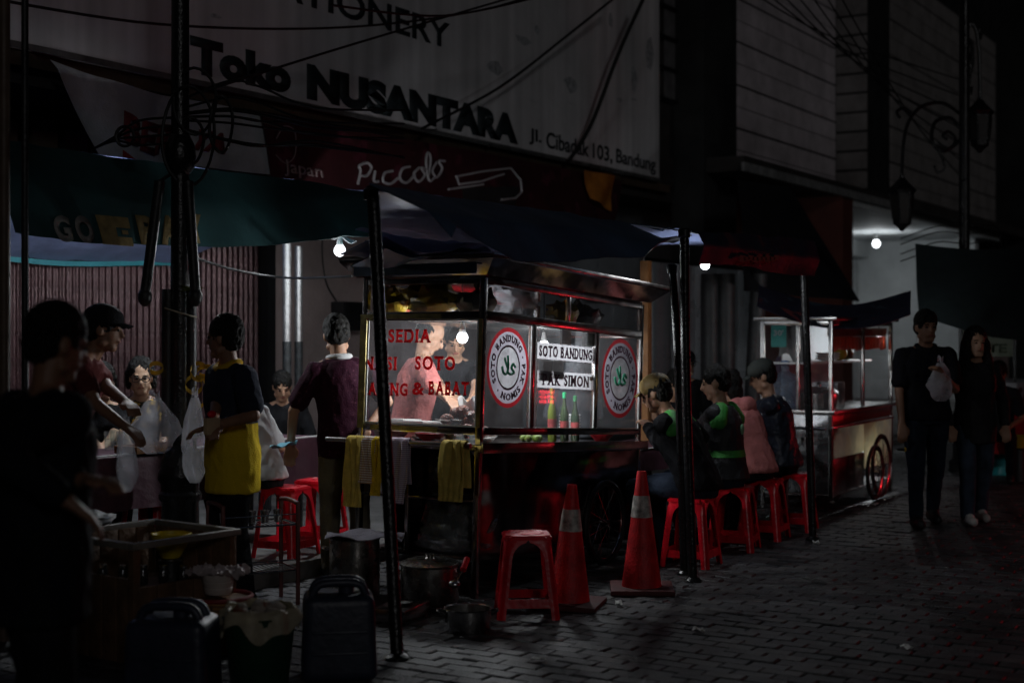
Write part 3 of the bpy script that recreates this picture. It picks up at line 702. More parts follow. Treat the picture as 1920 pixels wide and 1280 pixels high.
# the scrolled lamp post further along
b2 = at(1808, 16)
lq = thing('lamp_post', 'ornate black lamp post with scrolled brackets and lanterns on the right', 'lamp post', b2)
MB().lathe([(.17, 0), (.17, .12), (.125, .16), (.12, .5), (.14, .54), (.13, .6), (.1, .75), (.062, .82), (.06, 2.4), (.055, 6)], 22).build('shaft', BLACKG, lq)
lant_prof = [(.02, -.30), (.05, -.26), (.10, -.22), (.135, .12), (.15, .14), (.165, .16), (.08, .24), (.03, .3), (.02, .34)]
def bracket(sgn, zc):
    # arm: rises from the post, curls over, lantern hangs from its end
    L = lambda x, z: RT * (sgn * x) + Vector((0, 0, zc + z))
    m = MB()
    m.tube(smooth_path([L(.05, .0), L(.22, -.12), L(.36, -.02), L(.33, .2), L(.16, .25), L(.05, .14)], 6), .022, 8)
    m.tube(smooth_path([L(.30, -.03), L(.16, -.09), L(.10, .02), L(.18, .10), L(.24, .05), L(.19, .01)], 6), .017, 8)
    m.tube(smooth_path([L(.05, .3), L(.25, .42), L(.48, .38), L(.62, .22), L(.68, .0), L(.70, -.3), L(.70, -.42)], 6), .02, 8)
    m.tube(smooth_path([L(.60, .3), L(.68, .36), L(.76, .32), L(.72, .25)], 5), .018, 8)
    m.tube(smooth_path([L(.30, -.1), L(.22, -.3), L(.30, -.36), L(.34, -.28)], 5), .014, 8)
    m.build('bracket', BLACKG, lq)
    c = L(.70, -.72); o = MB().lathe(lant_prof, 6, c=c).build('lantern', BLACKG, lq, smooth=False)
    for k in range(6):
        a = math.pi / 3 * (k + .5); d = Vector((math.cos(a), math.sin(a), 0))
        q = MB(); w = Vector((-d.y, d.x, 0))
        q.prism([c + d * .1 + w * -.04 + Z * -.16, c + d * .1 + w * .04 + Z * -.16, c + d * .122 + w * .055 + Z * .09, c + d * .122 + w * -.055 + Z * .09], d * .004); q.build('pane', M('dusty_lantern_glass', (.018, .016, .015), .4), o, smooth=False)
bracket(-1, 3.72); bracket(.25, 4.6)
for i in range(4):
    z = 2.5 + i * .09 + rnd.uniform(-.02, .02); MB().tube(smooth_path([RT * -.55 + FW * .6 + Z * (z - .1), RT * -.3 + Z * z, RT * .02 + Z * (z - .02), RT * .45 + FW * .3 + Z * (z + .02), RT * .7 + FW * .8 + Z * (z - .12)], 5), .007, 6).build('cable', CABLE, lq)

# ------------------------------------------------------------------ banners under the sign
TB = 8.12
def banner(name, label, top, bot, mat, n=40, wav=.05, tb=TB, seed=1.):
    "top / bottom: pixel polylines on the plane y = tb"
    e = thing(name, label, 'banner', (0, 0, 0))
    tp = [(i / (len(top) - 1), *Pt(x, y, tb)) for i, (x, y) in enumerate(top)]; bp = [(i / (len(bot) - 1), *Pt(x, y, tb)) for i, (x, y) in enumerate(bot)]
    def fn(u, v):
        a = Vector(lerp_path(tp, u)); c = Vector(lerp_path(bp, u)); p = a.lerp(c, v)
        p.y += noise.noise(Vector((p.x * 1.6 + seed, p.z * 1.1, 0))) * wav - .06 * v; return p
    MB().sheet(fn, n, 14, .004).build('cloth', mat, e, ang=70)
    e['_f'] = 0; del e['_f']
    return e, fn
BANW = blotch('dirty_white_banner', (.42, .43, .44), [(.33, .34, .36)], 1.6, .55, .6)
BANR = blotch('dark_red_banner', (.045, .009, .012), [(.09, .016, .03), (.025, .007, .01)], 3.2, .60, .6, 4)
REDB = M('faded_red_print', (.16, .02, .025), .7, var=.4); WHB = M('pale_print', (.42, .40, .42), .6, var=.2)
def putp(o, fn, box, txt=None, mat=None, bold=.03, polys=None, w=.012, depth=.004, shear=0., off=.012):
    "print lying on a banner surface; box in banner (u,v)"
    u0, v0, u1, v1 = box
    g_ = lambda u, v: Vector(fn(u0 + (u1 - u0) * u, v1 + (v0 - v1) * v)) + Vector((0, -off, 0))
    if txt: return letters('lettering', txt, mat, o, (0, 0, 0), X, Z, 1, 1, bold=bold, depth=depth, pts=g_, shear=shear)
    m = MB()
    for pl in polys: m.tube(smooth_path([g_(*p) for p in pl], 5), w, 6)
    return m.build('drawn_line', mat, o)
bw, fw_ = banner('torn_banner', 'torn white banner with red letters hanging loose behind the lamp post', [(98, 112), (170, 140), (310, 178), (420, 196), (508, 218)], [(104, 130), (180, 292), (262, 368), (320, 308), (508, 330)], BANW, wav=.10)
putp(bw, fw_, (.36, .30, .62, .62), 'BER', REDB, .05); putp(bw, fw_, (.74, .42, .86, .75), 'YA', REDB, .05)
m = MB(); m.sheet(lambda u, v: Vector(fw_(.36 + .16 * u, .74 + .24 * v)) + Vector((0, -.012, 0)), 10, 6, .003); m.build('red_corner', M('red_banner_print', (.28, .03, .03), .7, var=.3), bw)
br, fr = banner('red_banner', 'dark red banner with white script and a shoe drawing under the sign', [(488, 208), (700, 250), (900, 285), (1100, 325), (1165, 340)], [(505, 400), (700, 420), (900, 450), (1000, 440), (1140, 425)], BANR, 50, .05, TB - .04, 7)
sg = lambda x, y: None
def uvpix(fn, px, py):
    best = None
    for i in range(81):
        for j in range(41):
            p = Vector(fn(i / 80, j / 40)); xc = SN * p.x - CS * p.y; yc = CS * p.x + SN * p.y
            d = (HX + FPX * xc / yc - px) ** 2 + (HY - FPX * (p.z - CAMZ) / yc - py) ** 2
            if best is None or d < best[0]: best = (d, i / 80, j / 40)
    return best[1:]
def pixlines(o, fn, lines, mat, w, name='drawn_line', off=.012, sm=5):
    # corners of a bounding box are located on the cloth once, then interpolated
    xs = [x for l_ in lines for x, y in l_]; ys = [y for l_ in lines for x, y in l_]
    x0, x1, y0, y1 = min(xs), max(xs), min(ys), max(ys)
    c = {(a, b_): uvpix(fn, a, b_) for a in (x0, x1) for b_ in (y0, y1)}
    def g_(x, y):
        p = (x - x0) / (x1 - x0); q = (y - y0) / (y1 - y0)
        uv = [(c[x0, y0][k] * (1 - p) + c[x1, y0][k] * p) * (1 - q) + (c[x0, y1][k] * (1 - p) + c[x1, y1][k] * p) * q for k in (0, 1)]
        return Vector(fn(*uv)) + Vector((0, -off, 0))
    for l_ in lines:
        P = [g_(x, y) for x, y in l_]
        MB().tube(smooth_path(P, sm) if sm else P, w, 6).build(name, mat, o)
# hand-drawn script word
pixlines(br, fr, [[(672, 345), (676, 322), (672, 312), (688, 306), (698, 316), (690, 330), (678, 330)], [(706, 322), (704, 340), (712, 342)],
     [(735, 322), (722, 326), (720, 342), (732, 346), (744, 336)], [(765, 314), (752, 318), (748, 336), (760, 344), (774, 330)],
     [(782, 316), (772, 328), (780, 342), (792, 330), (786, 316), (796, 320)], [(798, 336), (806, 300), (800, 288), (796, 310), (800, 340), (812, 334)], [(818, 306), (808, 322), (816, 334), (828, 318), (822, 304), (834, 304)]], WHB, .014, 'script_lettering')
pixlines(br, fr, [[(850, 332), (900, 322), (952, 314), (972, 336), (978, 360), (965, 372), (935, 374)], [(852, 334), (856, 346), (895, 340), (940, 326)], [(838, 356), (900, 345)]], WHB, .012, 'shoe_outline', sm=0)
q0, q1 = uvpix(fr, 860, 345), uvpix(fr, 970, 372)
MB().sheet(lambda u, v: Vector(fr(q0[0] + (q1[0] - q0[0]) * u, .34 + .3 * v + .1 * (1 - u))) + Vector((0, -.008, 0)), 10, 5, .003).build('shoe_print', M('black_shoe_print', (.02, .018, .02), .7), br)
pixlines(br, fr, [[(512, 262), (530, 238), (552, 248), (548, 290), (530, 306), (512, 292)]], M('thin_print_line', (.25, .18, .18), .7), .006)
putp(br, fr, (.03, .45, .12, .62), 'Japan', M('thin_print_line', (.25, .18, .18), .7), .01)
oc = thing('orange_cloth', 'small orange cloth corner hanging below the right end of the sign', 'cloth', (0, 0, 0))
A = [Pt(x, y, 7.95) for x, y in ((1096, 318), (1152, 330), (1148, 396), (1108, 372))]
MB().sheet(lambda u, v: A[0].lerp(A[1], u).lerp(A[3].lerp(A[2], u), v) + Vector((0, .03 * math.sin(u * 6 + v * 3), 0)), 10, 10, .004).build('cloth', M('orange_cloth', (.45, .17, .03), .8, var=.3), oc)

# dark tarpaulins beyond: slanted black sheet, second-cart banner, green shelter at the right
def quad(name, label, cat, pts, mat, n=24, wav=.04, sag=.0, part='cloth', seed=0):
    e = thing(name, label, cat, (0, 0, 0)); A = [Vector(p) for p in pts]
    def fn(u, v):
        p = A[0].lerp(A[1], u).lerp(A[3].lerp(A[2], u), v); d = noise.noise(p * 1.3 + Vector((seed, 0, 0))) * wav
        return p + Vector((d, d, d * .6 - sag * math.sin(math.pi * u)))
    MB().sheet(fn, n, n // 2, .006).build(part, mat, e, ang=70)
    return e, fn
DKT = M('black_tarpaulin', (.012, .013, .016), .6, var=.4, vs=2, bump=.4, bs=8)
quad('black_sheet', 'black tarpaulin slanting down beside the red-brown pier', 'tarpaulin', [Pt(1385, 340, 6.9), Pt(1480, 350, 7.2), Pd(1612, 565, 17), Pd(1395, 545, 15)], DKT)
e, f_ = quad('cart_banner', 'dark navy printed banner sagging over the second cart', 'banner', [Pd(1420, 532, 12.6), Pd(1708, 545, 13.6), Pd(1708, 590, 12.9), Pd(1420, 575, 11.9)], blotch('navy_printed_banner', (.035, .038, .075), [(.30, .07, .08), (.07, .10, .14)], 4, .61, .6, 11), sag=.16, wav=.03)
e, f_ = quad('green_shelter', 'dark green tarpaulin shelter with faded lettering at the right edge', 'shelter', [Pd(1715, 456, 15.5), Pd(2100, 440, 14), Pd(2100, 640, 13), Pd(1722, 590, 15)], M('black_green_tarpaulin', (.008, .014, .015), .6, var=.4, vs=2, bump=.4, bs=8), sag=.12)
letters('lettering', 'GO', M('dim_white_print', (.12, .14, .14), .7), e, (0, 0, 0), X, Z, 1, 1, bold=.04, depth=.003, pts=lambda u, v: f_(.03 + .11 * u, .92 - .30 * v) + Vector((-.01, -.03, 0)))
m = MB(); m.tube([Pd(1800, 490, 15.2), Pd(1925, 560, 15)], .02, 8); m.tube([Pd(1722, 585, 15.1), Pd(2090, 640, 13.2)], .02, 8); m.tube([at(1722, 15.1), Pd(1722, 585, 15.1)], .022, 8)
m.build('frame_pipe', GALV, e)

# ------------------------------------------------------------------ bulbs
def bulb(px, py, yc, label, cord=.35, r=.034, to=None, strength=None):
    c = Pd(px, py, yc); e = thing('hanging_bulb', label, 'light bulb', c, 0, 'bare hanging bulbs')
    mt = BULB
    if strength: mt = M('lit_bulb_glass_%d' % int(strength), (1, 1, 1), .3, emit=strength, ecol=(.92, .97, 1), bump=0)
    MB().lathe([(.002, -r), (r * .5, -r * .87), (r * .87, -r * .5), (r, 0), (r * .92, r * .4), (r * .62, r * .9)], 18).build('globe', mt, e)
    MB().lathe([(r * .62, r * .92), (r * .5, r * 1.9), (r * .4, r * 2.0), (r * .35, r * 2.6), (.006, r * 2.7)], 14).build('socket', WHITEP if r < .03 else M('white_bulb_housing', (.7, .7, .7), .4), e)
    MB().tube(smooth_path([(0, 0, r * 2.6), (.01, .005, cord * .5), (0, 0, cord)], 5), .004, 6).build('cord', CABLE, e)
    return c
bulb(637, 470, 10.75, 'bare round bulb hanging left of the soup cart under the foil strip', .26, .044)
bulb(337, 452, 9.4, 'bulb tucked behind the lamp post under the teal shelter', .3, .04, strength=680)
bulb(867, 633, 9.0, 'bulb hanging inside the soup cart between the two cooks', .34, .036, strength=620)
bulb(1020, 648, 9.5, 'bulb hanging inside the soup cart behind the middle pane', .38, .034, strength=620)
bulb(1322, 497, 10.2, 'bulb under the navy shelter behind the paired poles', .12, .034, strength=230)
bulb(1643, 457, 29.0, 'bulb hanging in the white arcade recess', .22, .075, strength=115)
bulb(1622, 845, 13.35, 'bulb added inside the lower cabinet of the second cart to backlight its panel', .1, .03, strength=520)  # unseen bulb, added only to make the cream panel glow
bulb(1648, 636, 13.9, 'bulb hanging inside the right end of the second cart', .17, .032, strength=420)
# ------------------------------------------------------------------ the soup cart
CL, CW = 2.12, .90
cart = thing('soup_cart', 'stainless steel soup cart with lettered glass panes and red reflections', 'food cart', (6.96, 4.53, .10))
cart.rotation_euler = (0, .058, 0)
CM = Matrix.Translation(cart.location) @ Matrix.Rotation(.058, 4, 'Y'); CI = CM.inverted()
def cpix(px, py, ax, c):
    o = CI @ Vector((0, 0, CAMZ)); q = CI @ Pd(px, py, 5.0); d = q - o
    k = (c - o[ax]) / d[ax]; return o + d * k
CHROME = M('polished_frame_steel', (.50, .46, .45), .17, 1, var=.25, bump=.04, bs=12)
PANEL = M('dark_polished_panel', (.20, .165, .17), .09, 1, var=.4, vs=2.5, bump=.06, bs=3)
def bars(name, mat, parent, lst, b=.004):
    for (x0, x1, y0, y1, z0, z1) in lst: MB().box(x0, x1, y0, y1, z0, z1, b).build(name, mat, parent)
P = .036
ZC, ZG0, ZG1, ZT = .80, .90, 1.54, 1.80
bars('corner_post', CHROME, cart, [(0, P, 0, P, -.10, ZT), (0, P, CW - P, CW, -.10, ZT), (CL - P, CL, 0, P, .12, ZT - .02), (CL - P, CL, CW - P, CW, .12, ZT - .02)])
xa, xb = cpix(1001, 700, 1, 0).x, cpix(1120, 700, 1, 0).x
bars('glass_mullion', CHROME, cart, [(xa - .02, xa + .02, .001, P - .001, ZG0 + .001, ZG1 - .001), (xb - .02, xb + .02, .001, P - .001, ZG0 + .001, ZG1 - .001)])
bars('rail', CHROME, cart, [(P + .001, CL - P - .001, -.004, P, ZG0 - .045, ZG0), (P + .001, CL - P - .001, -.004, P, ZG1, ZG1 + .05), (P + .001, CL - P - .001, -.002, P, ZT - .05, ZT - .005),
     (-.003, P - .002, P + .001, CW - P - .001, ZG0 - .045, ZG0), (-.003, P - .002, P + .001, CW - P - .001, ZG1, ZG1 + .045), (-.002, P - .002, P + .001, CW - P - .001, ZT - .05, ZT - .005),
     (CL - P, CL - .002, P + .001, CW - P - .001, ZG1, ZG1 + .045), (P + .001, CL - P - .001, CW - P, CW, ZT - .05, ZT - .005), (1.02, 1.05, .002, .03, ZG1 + .052, ZT - .052)])
bars('counter', CHROME, cart, [(-.02, CL + .02, -.03, CW + .02, ZC - .04, ZC)], .006)
bars('counter_lip', STEEL, cart, [(-.03, CL + .03, -.046, -.031, ZC - .05, ZC + .012)], .004)
bars('side_panel', PANEL, cart, [(P + .002, CL - P - .002, .004, .014, .12, ZC - .042)], .002)
bars('side_panel', PANEL, cart, [(P + .3, CL - P - .002, CW - .014, CW - .004, .12, ZC - .042)], .002)
bars('end_panel', PANEL, cart, [(CL - .014, CL - .004, P, CW - P, .12, ZC - .042)], .002)
bars('floor_shelf', STEELD, cart, [(.002, CL - .04, P + .002, CW - P - .002, .12, .14), (.004, .7, P + .002, CW - P - .002, .46, .475)], .002)
bars('inner_panel', STEELD, cart, [(.72, .73, P, CW - P, .141, ZC - .045)], .002)
bars('upper_shelf', STEEL, cart, [(.46, CL - P, P + .002, CW - P - .002, ZG1 + .01, ZG1 + .022)], .002)
bars('added_light_gap_bar', STEEL, cart, [(x, x + .012, P + .002, CW - P - .002, ZG1 + .012, ZG1 + .022) for x in (.08, .18, .28, .38)], .002)  # open bars added in place of solid shelf so bulb light leaks up
# glass
panes = [(P, xa - .02), (xa + .02, xb - .02), (xb + .02, CL - P)]
for i, (a, b_) in enumerate(panes): MB().box(a, b_, .012, .017, ZG0, ZG1).build('side_pane', GLASS, cart, smooth=False)
endp = MB().box(.012, .017, P, CW - P, ZG0, ZG1).build('end_pane', GLASS, cart, smooth=False)
MB().box(CL - .017, CL - .012, P, CW - P, ZG0, ZG1).build('end_pane', GLASS, cart, smooth=False)
for a, b_ in ((P, 1.02), (1.05, CL - P)): MB().box(a, b_, .012, .016, ZG1 + .05, ZT - .05).build('upper_pane', GLASS, cart, smooth=False)
WHE = M('white_glass_edge', (.75, .76, .76), .35, var=.15)
for a, b_ in panes:
    bars('pane_edging', WHE, cart, [(a, a + .008, .006, .011, ZG0, ZG1), (b_ - .008, b_, .006, .011, ZG0, ZG1), (a + .009, b_ - .009, .006, .011, ZG1 - .008, ZG1)], 0)
bars('pane_edging', WHE, cart, [(.006, .011, P, P + .012, ZG0, ZG1), (.006, .011, CW - P - .016, CW - P, ZG0, ZG1), (.006, .011, P + .013, CW - P - .017, ZG1 - .010, ZG1), (.006, .011, P + .013, CW - P - .017, ZG0, ZG0 + .01)], 0)
YB = M('yellow_reflection_paint', (.22, .18, .06), .35, .6, var=.7, vs=9)  # yellow reflections on the dark steel frame, put into the colour
bars('reflection_strip', YB, cart, [(-.012, -.004, CW - P - .01, CW + .002, ZG0 - .03, ZG1 + .03), (-.012, -.004, .3, CW - P - .012, ZG1 + .003, ZG1 + .03), (-.012, -.004, .3, CW - .1, ZG0 - .036, ZG0 - .008), (-.010, -.004, .001, P - .01, ZG0, ZG1)], 0)
# roof: flared polished fascia
rf = MB()
lo = [(-.03, -.03), (CL + .03, -.03), (CL + .03, CW + .03), (-.03, CW + .03)]; hi = [(-.12, -.13), (CL + .14, -.13), (CL + .14, CW + .1), (-.12, CW + .1)]
rf.add([(x, y, ZT - .004) for x, y in lo] + [(x, y, ZT + .085) for x, y in hi] + [(x, y, ZT + .115) for x, y in hi], [(3, 2, 1, 0)] + [(i, (i + 1) % 4, 4 + (i + 1) % 4, 4 + i) for i in range(4)] + [(4 + i, 4 + (i + 1) % 4, 8 + (i + 1) % 4, 8 + i) for i in range(4)] + [(8, 9, 10, 11)])
roof = rf.build('roof', M('rippled_roof_steel', (.38, .32, .32), .10, 1, var=.3, bump=.12, bs=4), cart, smooth=False)
bars('roof_trim', CHROME, roof, [(-.125, CL + .145, -.138, -.131, ZT + .095, ZT + .12), (-.128, -.121, -.13, CW + .1, ZT + .095, ZT + .12)], .002)
MB().box(-.10, .12, -.145, -.139, ZT + .13, ZT + .20, .0).build('paper_tag', WHITEP, roof, smooth=False)
MB().box(-.1, -.09, .0, .9, ZT - .0, ZT + .07).build('tarp_strip', NAVYT, roof, smooth=False)
# push bar with towel rail
MB().tube([(-.13, -.02, ZC - .005), (-.13, CW + .14, ZC - .005)], .016, 12).build('towel_rail', CHROME, cart)
MB().tube([(-.13, .05, ZC - .005), (.02, .05, ZC - .02)], .011, 8).build('rail_bracket', CHROME, cart)
MB().tube([(-.13, CW - .05, ZC - .005), (.02, CW - .05, ZC - .02)], .011, 8).build('rail_bracket', CHROME, cart)
bars('leg_brace', CHROME, cart, [(.0, .025, .50, .525, .141, ZC - .045)], .003)
# wheels
def spoked(parent, c, r, ax=1, tyre=BLACKP, n=18):
    c = Vector(c); w = MB()
    ring = lambda rr, k=40: [c + Vector((math.cos(a) * rr, 0, math.sin(a) * rr)) for a in np.linspace(0, 2 * math.pi, k + 1)]
    wheel = MB().tube(ring(r - .018), .018, 8, cap=False).build('wheel', tyre, parent)
    MB().tube(ring(r - .042), .010, 8, cap=False).build('rim', CHROME, wheel)
    MB().tube([c - Vector((0, .04, 0)), c + Vector((0, .04, 0))], .022, 10).build('hub', CHROME, wheel)
    for i in range(n):
        a = 2 * math.pi * i / n; d = Vector((math.cos(a), 0, math.sin(a))); e = Vector((math.cos(a + .35 * (-1) ** i), 0, math.sin(a + .35 * (-1) ** i)))
        w.tube([c + d * .02 + Vector((0, .03 * (-1) ** i, 0)), c + e * (r - .045)], .0022, 5)
    w.build('spokes', CHROME, wheel)
wx = cpix(1134, 1000, 1, -.06).x
wz = (CI @ Vector((6.96 + wx, 4.47, .0))).z
spoked(cart, (wx, -.06, wz + .285), .285); spoked(cart, (wx, CW + .06, wz + .285), .285)
MB().tube([(wx, -.06, wz + .285), (wx, CW + .06, wz + .285)], .014, 8).build('axle', STEELD, cart)
# lettering on the end pane (red, slab-like capitals with feet)
REDL = M('red_glass_lettering', (.55, .02, .03), .5, var=.2, bump=0, trans=.5)
def endtext(txt, a, b_, y0, y1):
    p, q = cpix(a, y1, 0, .008), cpix(b_, y1, 0, .008); tp = cpix(a, y0, 0, .008)
    slab_text('lettering', txt, REDL, endp, lambda u, v: (.0085, p.y + (q.y - p.y) * u, p.z + (tp.z - p.z) * v), (-.002, 0, 0))
for args in (('SEDIA', 728, 808, 617, 642), ('NASI', 682, 744, 668, 693), ('SOTO', 778, 853, 667, 693), ('DAGING', 672, 764, 716, 740), ('&', 773, 796, 716, 740), ('BABAT', 803, 879, 714, 740)): endtext(*args)
# round emblems on the street-side panes
FILM = M('frosted_white_film', (.25, .23, .27), .7, var=.25, trans=.5, bump=0); RRING = M('red_film', (.42, .02, .03), .5, var=.15, bump=0, trans=.2)
PURP = M('dark_plum_film', (.06, .015, .04), .6, var=.2, bump=0); GRN = M('green_script_film', (.02, .22, .12), .5, bump=0)
def emblem(cx, cz, r):
    ring = lambda r0, r1, y: ([(cx + rr * math.cos(a), y, cz + rr * math.sin(a)) for rr in (r0, r1) for a in np.linspace(0, 2 * math.pi, 65)[:-1]], [(i, (i + 1) % 64, 64 + (i + 1) % 64, 64 + i) for i in range(64)])
    e = MB().add(*ring(r * .99, r * .885, .0105)).build('emblem_ring', RRING, cart, smooth=False)
    MB().add(*ring(r * .885, r * .56, .0105)).build('film', FILM, e, smooth=False); MB().add(*ring(r * .555, r * .51, .0105)).build('inner_ring', PURP, e, smooth=False)
    m = MB(); m.add([(cx + r * .505 * math.cos(a), .0108, cz + r * .505 * math.sin(a)) for a in np.linspace(0, 2 * math.pi, 49)[:-1]], [tuple(range(48))]); m.build('centre_film', thin('grey_film', (.8, .8, .82), .3, haze=.28), e, smooth=False)
    def polar(u, v, a0=R(212), span=R(352)):
        a = a0 - span * u; rr = r * (.64 + .17 * v); return Vector((cx + rr * math.cos(a), .0095, cz + rr * math.sin(a)))
    for w_, a_, b_ in (('SOTO', 0, .165), ('BANDUNG', .195, .50), ('PAK', .575, .69), ('SIMON', .72, .93)): slab_text('lettering', w_, PURP, e, lambda u, v: polar(a_ + (b_ - a_) * u, v), (0, -.002, 0))
    for a_ in (.537, .968): MB().ell(polar(a_, .5), (r * .028, .002, r * .028), 10, 6).build('dot', PURP, e)
    g_ = lambda x, z: (cx + r * x, .0085, cz + r * z)
    m = MB(); m.tube(smooth_path([g_(.32, .02), g_(.22, .1), g_(.14, .0), g_(.26, -.1), g_(.1, -.16), g_(-.05, -.1)], 6), r * .035, 6)
    m.tube(smooth_path([g_(-.05, .3), g_(-.02, .0), g_(-.1, -.16), g_(-.24, -.12), g_(-.3, .02)], 6), r * .035, 6); m.tube(smooth_path([g_(-.2, .24), g_(-.1, .06), g_(-.02, -.02)], 6), r * .03, 6)
    m.build('green_script', GRN, e)
for px, py, hh in ((953, 689, 152), (1163, 709, 150)):
    c = cpix(px, py, 1, .01); tp = cpix(px, py - hh / 2, 1, .01); emblem(c.x, c.z, tp.z - c.z)
# lettered strips and pictures inside the middle pane
def strip(x0, y0, x1, y1, mat, yy, name, txt=None, bold=.02):
    a, b_ = cpix(x0, y0, 1, yy), cpix(x1, y1, 1, yy)
    zt_ = a.z; zb = cpix(x0, y1, 1, yy).z
    o = MB().add([(a.x, yy, zb), (b_.x, yy, zb), (b_.x, yy, zt_), (a.x, yy, zt_)], [(0, 1, 2, 3)]).build(name, mat, cart, smooth=False)
    if txt: slab_text('lettering', txt, PURP, o, lambda u, v: (a.x + .02 + (b_.x - a.x - .04) * u, yy - .001, zb + (zt_ - zb) * (.16 + .68 * v)), (0, -.002, 0))
LSTR = M('white_vinyl_strip', (.34, .33, .35), .6, var=.2, trans=.7, bump=0)
strip(1008, 641, 1112, 672, LSTR, .03, 'name_strip', 'SOTO BANDUNG'); strip(1008, 694, 1112, 726, LSTR, .034, 'name_strip', '"PAK SIMON"')
strip(1010, 673, 1034, 712, WHITEP, .04, 'notice'); strip(1036, 673, 1056, 708, WHITEP, .042, 'notice')
strip(1050, 611, 1071, 645, M('brown_photo', (.12, .08, .06), .5, var=.6, vs=20), .045, 'photo_card'); strip(1092, 616, 1111, 648, M('olive_photo', (.2, .2, .15), .5, var=.5, vs=20), .045, 'photo_card')

# ------------------------------------------------------------------ things in and on the soup cart (local cart positions -> world)
def cw(x, y, z): return CM @ Vector((x, y, z))
def bottle(px, py_base, yy, h, col, label, cap=(.03, .3, .1)):
    c = cpix(px, py_base, 1, yy); w = cw(c.x, c.y, ZC + .002); e = thing('sauce_bottle', label, 'bottle', w, 0, 'sauce bottles in the soup cart')
    r = .03
    MB().lathe([(r * .9, 0), (r, .01), (r, h * .55), (r * .45, h * .75), (r * .36, h * .86), (r * .36, h * .9)], 14).build('bottle_body', M('bottle_' + label[:9], col, .12, var=.15, bump=0, spec=.6), e)
    MB().lathe([(r * .46, h * .885), (r * .46, h), (.004, h * 1.01)], 12).build('bottle_cap', M('cap_' + label[:9], cap, .4), e)
    MB().lathe([(r * 1.02, h * .14), (r * 1.02, h * .42)], 14, cap=False).build('paper_label', M('label_' + label[:9], (.35, .05, .05), .6, var=.5, vs=30), e)
bottle(1036, 800, .22, .36, (.16, .2, .03), 'olive green bottle inside the cart, left of the sauce bottles', (.2, .22, .04))
bottle(1059, 800, .22, .33, (.04, .06, .03), 'dark bottle with bright green cap behind the middle pane', (.02, .3, .12))
bottle(1079, 800, .24, .31, (.03, .05, .03), 'shorter dark bottle with green cap next to the pane post', (.03, .16, .06))
# dark mound of wrapped offal under the first emblem
MOUND = M('dark_glistening_meat', (.10, .028, .016), .3, var=.8, vs=16, bump=.9, bs=40)
e = thing('meat_mound', 'dark glistening heap of meat under plastic behind the first round emblem', 'food', cw(.36, .42, ZC + .002))
m = MB()
for i in range(34):
    a = rnd.uniform(0, 6.28); r_ = rnd.random() ** .5 * .2; h = (.24 - r_) * 1.3
    m.ell((r_ * math.cos(a) * 1.1, r_ * math.sin(a), rnd.uniform(.02, max(.03, h))), (rnd.uniform(.03, .06), rnd.uniform(.03, .05), rnd.uniform(.025, .04)), 8, 6)
o = m.build('meat_pieces', MOUND, e); o['kind'] = 'stuff'
MB().lathe([(.24, .0), (.27, .03), (.265, .035), (.23, .008)], 24).build('tray', STEEL, e)
def bowl(loc, r, h, mat, label, cat='bowl', group=None, name='bowl'):
    e = thing(name, label, cat, loc, 0, group)
    MB().lathe([(r * .45, 0), (r * .5, .006), (r * .85, h * .6), (r, h), (r * .96, h), (r * .8, h * .6), (r * .45, .012), (.003, .012)], 20).build('shell', mat, e)
    MB().lathe([(r * .985, h - .003), (r * 1.03, h), (r * .985, h + .004)], 20, cap=False).build('rim', mat, e)
    return e
PINK = M('pink_plastic', (.5, .25, .32), .4); 
bowl(cw(.12, .70, ZC + .003), .09, .06, PINK, 'pink plastic bowl on the counter at the cart end', group='bowls on the soup cart')
bowl(cw(.14, .45, ZC + .003), .10, .05, M('deep_red_plastic', (.35, .02, .03), .4), 'dark red bowl on the counter beside the pink one', group='bowls on the soup cart')
bowl(cw(1.9, .2, ZC + .003), .10, .07, REDP, 'bright red bowl at the far end of the soup cart counter', group='bowls on the soup cart')
for i, (x, y) in enumerate(((.10, .28), (.09, .2), (.1, .12))):
    e = thing('drinking_glass', 'small drinking glass on the cart end counter, %s of three' % ['leftmost', 'middle', 'rightmost'][i], 'glass', cw(x, y, ZC + .003), 0, 'drinking glasses on the cart end')
    MB().lathe([(.026, 0), (.032, .10), (.030, .10), (.0245, .006), (.002, .006)], 14).build('glass_wall', thin('tumbler_glass', (.9, .92, .9), .05, haze=.05), e)
    MB().lathe([(.02, .007), (.027, .05), (.002, .05)], 12).build('tea', M('weak_tea', (.4, .22, .08), .2) if i == 0 else GLASS, e)
# tray with knife, seen low in the end pane
e = thing('cutting_tray', 'white cutting tray along the bottom of the end pane', 'tray', cw(.12, .5, ZG0 + .0)); e.rotation_euler = (0, .058, 0)
MB().box(0, .25, 0, .32, 0, .022, .004).build('tray', WHITEP, e); MB().box(.02, .22, .16, .30, .022, .03, .003).build('board', WHITEP, e)
e = thing('kitchen_knife', 'steel knife lying across the tray in the cart', 'knife', cw(.14, .28, ZG0 + .03), 1.1)
MB().prism([(0, 0, 0), (.16, .004, 0), (.19, .03, 0), (0, .035, 0)], (0, 0, .003)).build('blade', STEEL, e); MB().box(-.11, 0, .006, .03, -.006, .012, .004).build('handle', BLACKP, e)
for i in range(7):
    bowl(cw(1.72, .36, ZC + .003 + i * .021), .075, .05, WHE, 'white bowl in the stack behind the last emblem, %s from the bottom' % ['first', 'second', 'third', 'fourth', 'fifth', 'sixth', 'seventh'][i], 'bowl', 'stacked bowls in the soup cart')
LIME = M('lime_skin', (.14, .2, .03), .45, var=.4, bump=.3, bs=60)
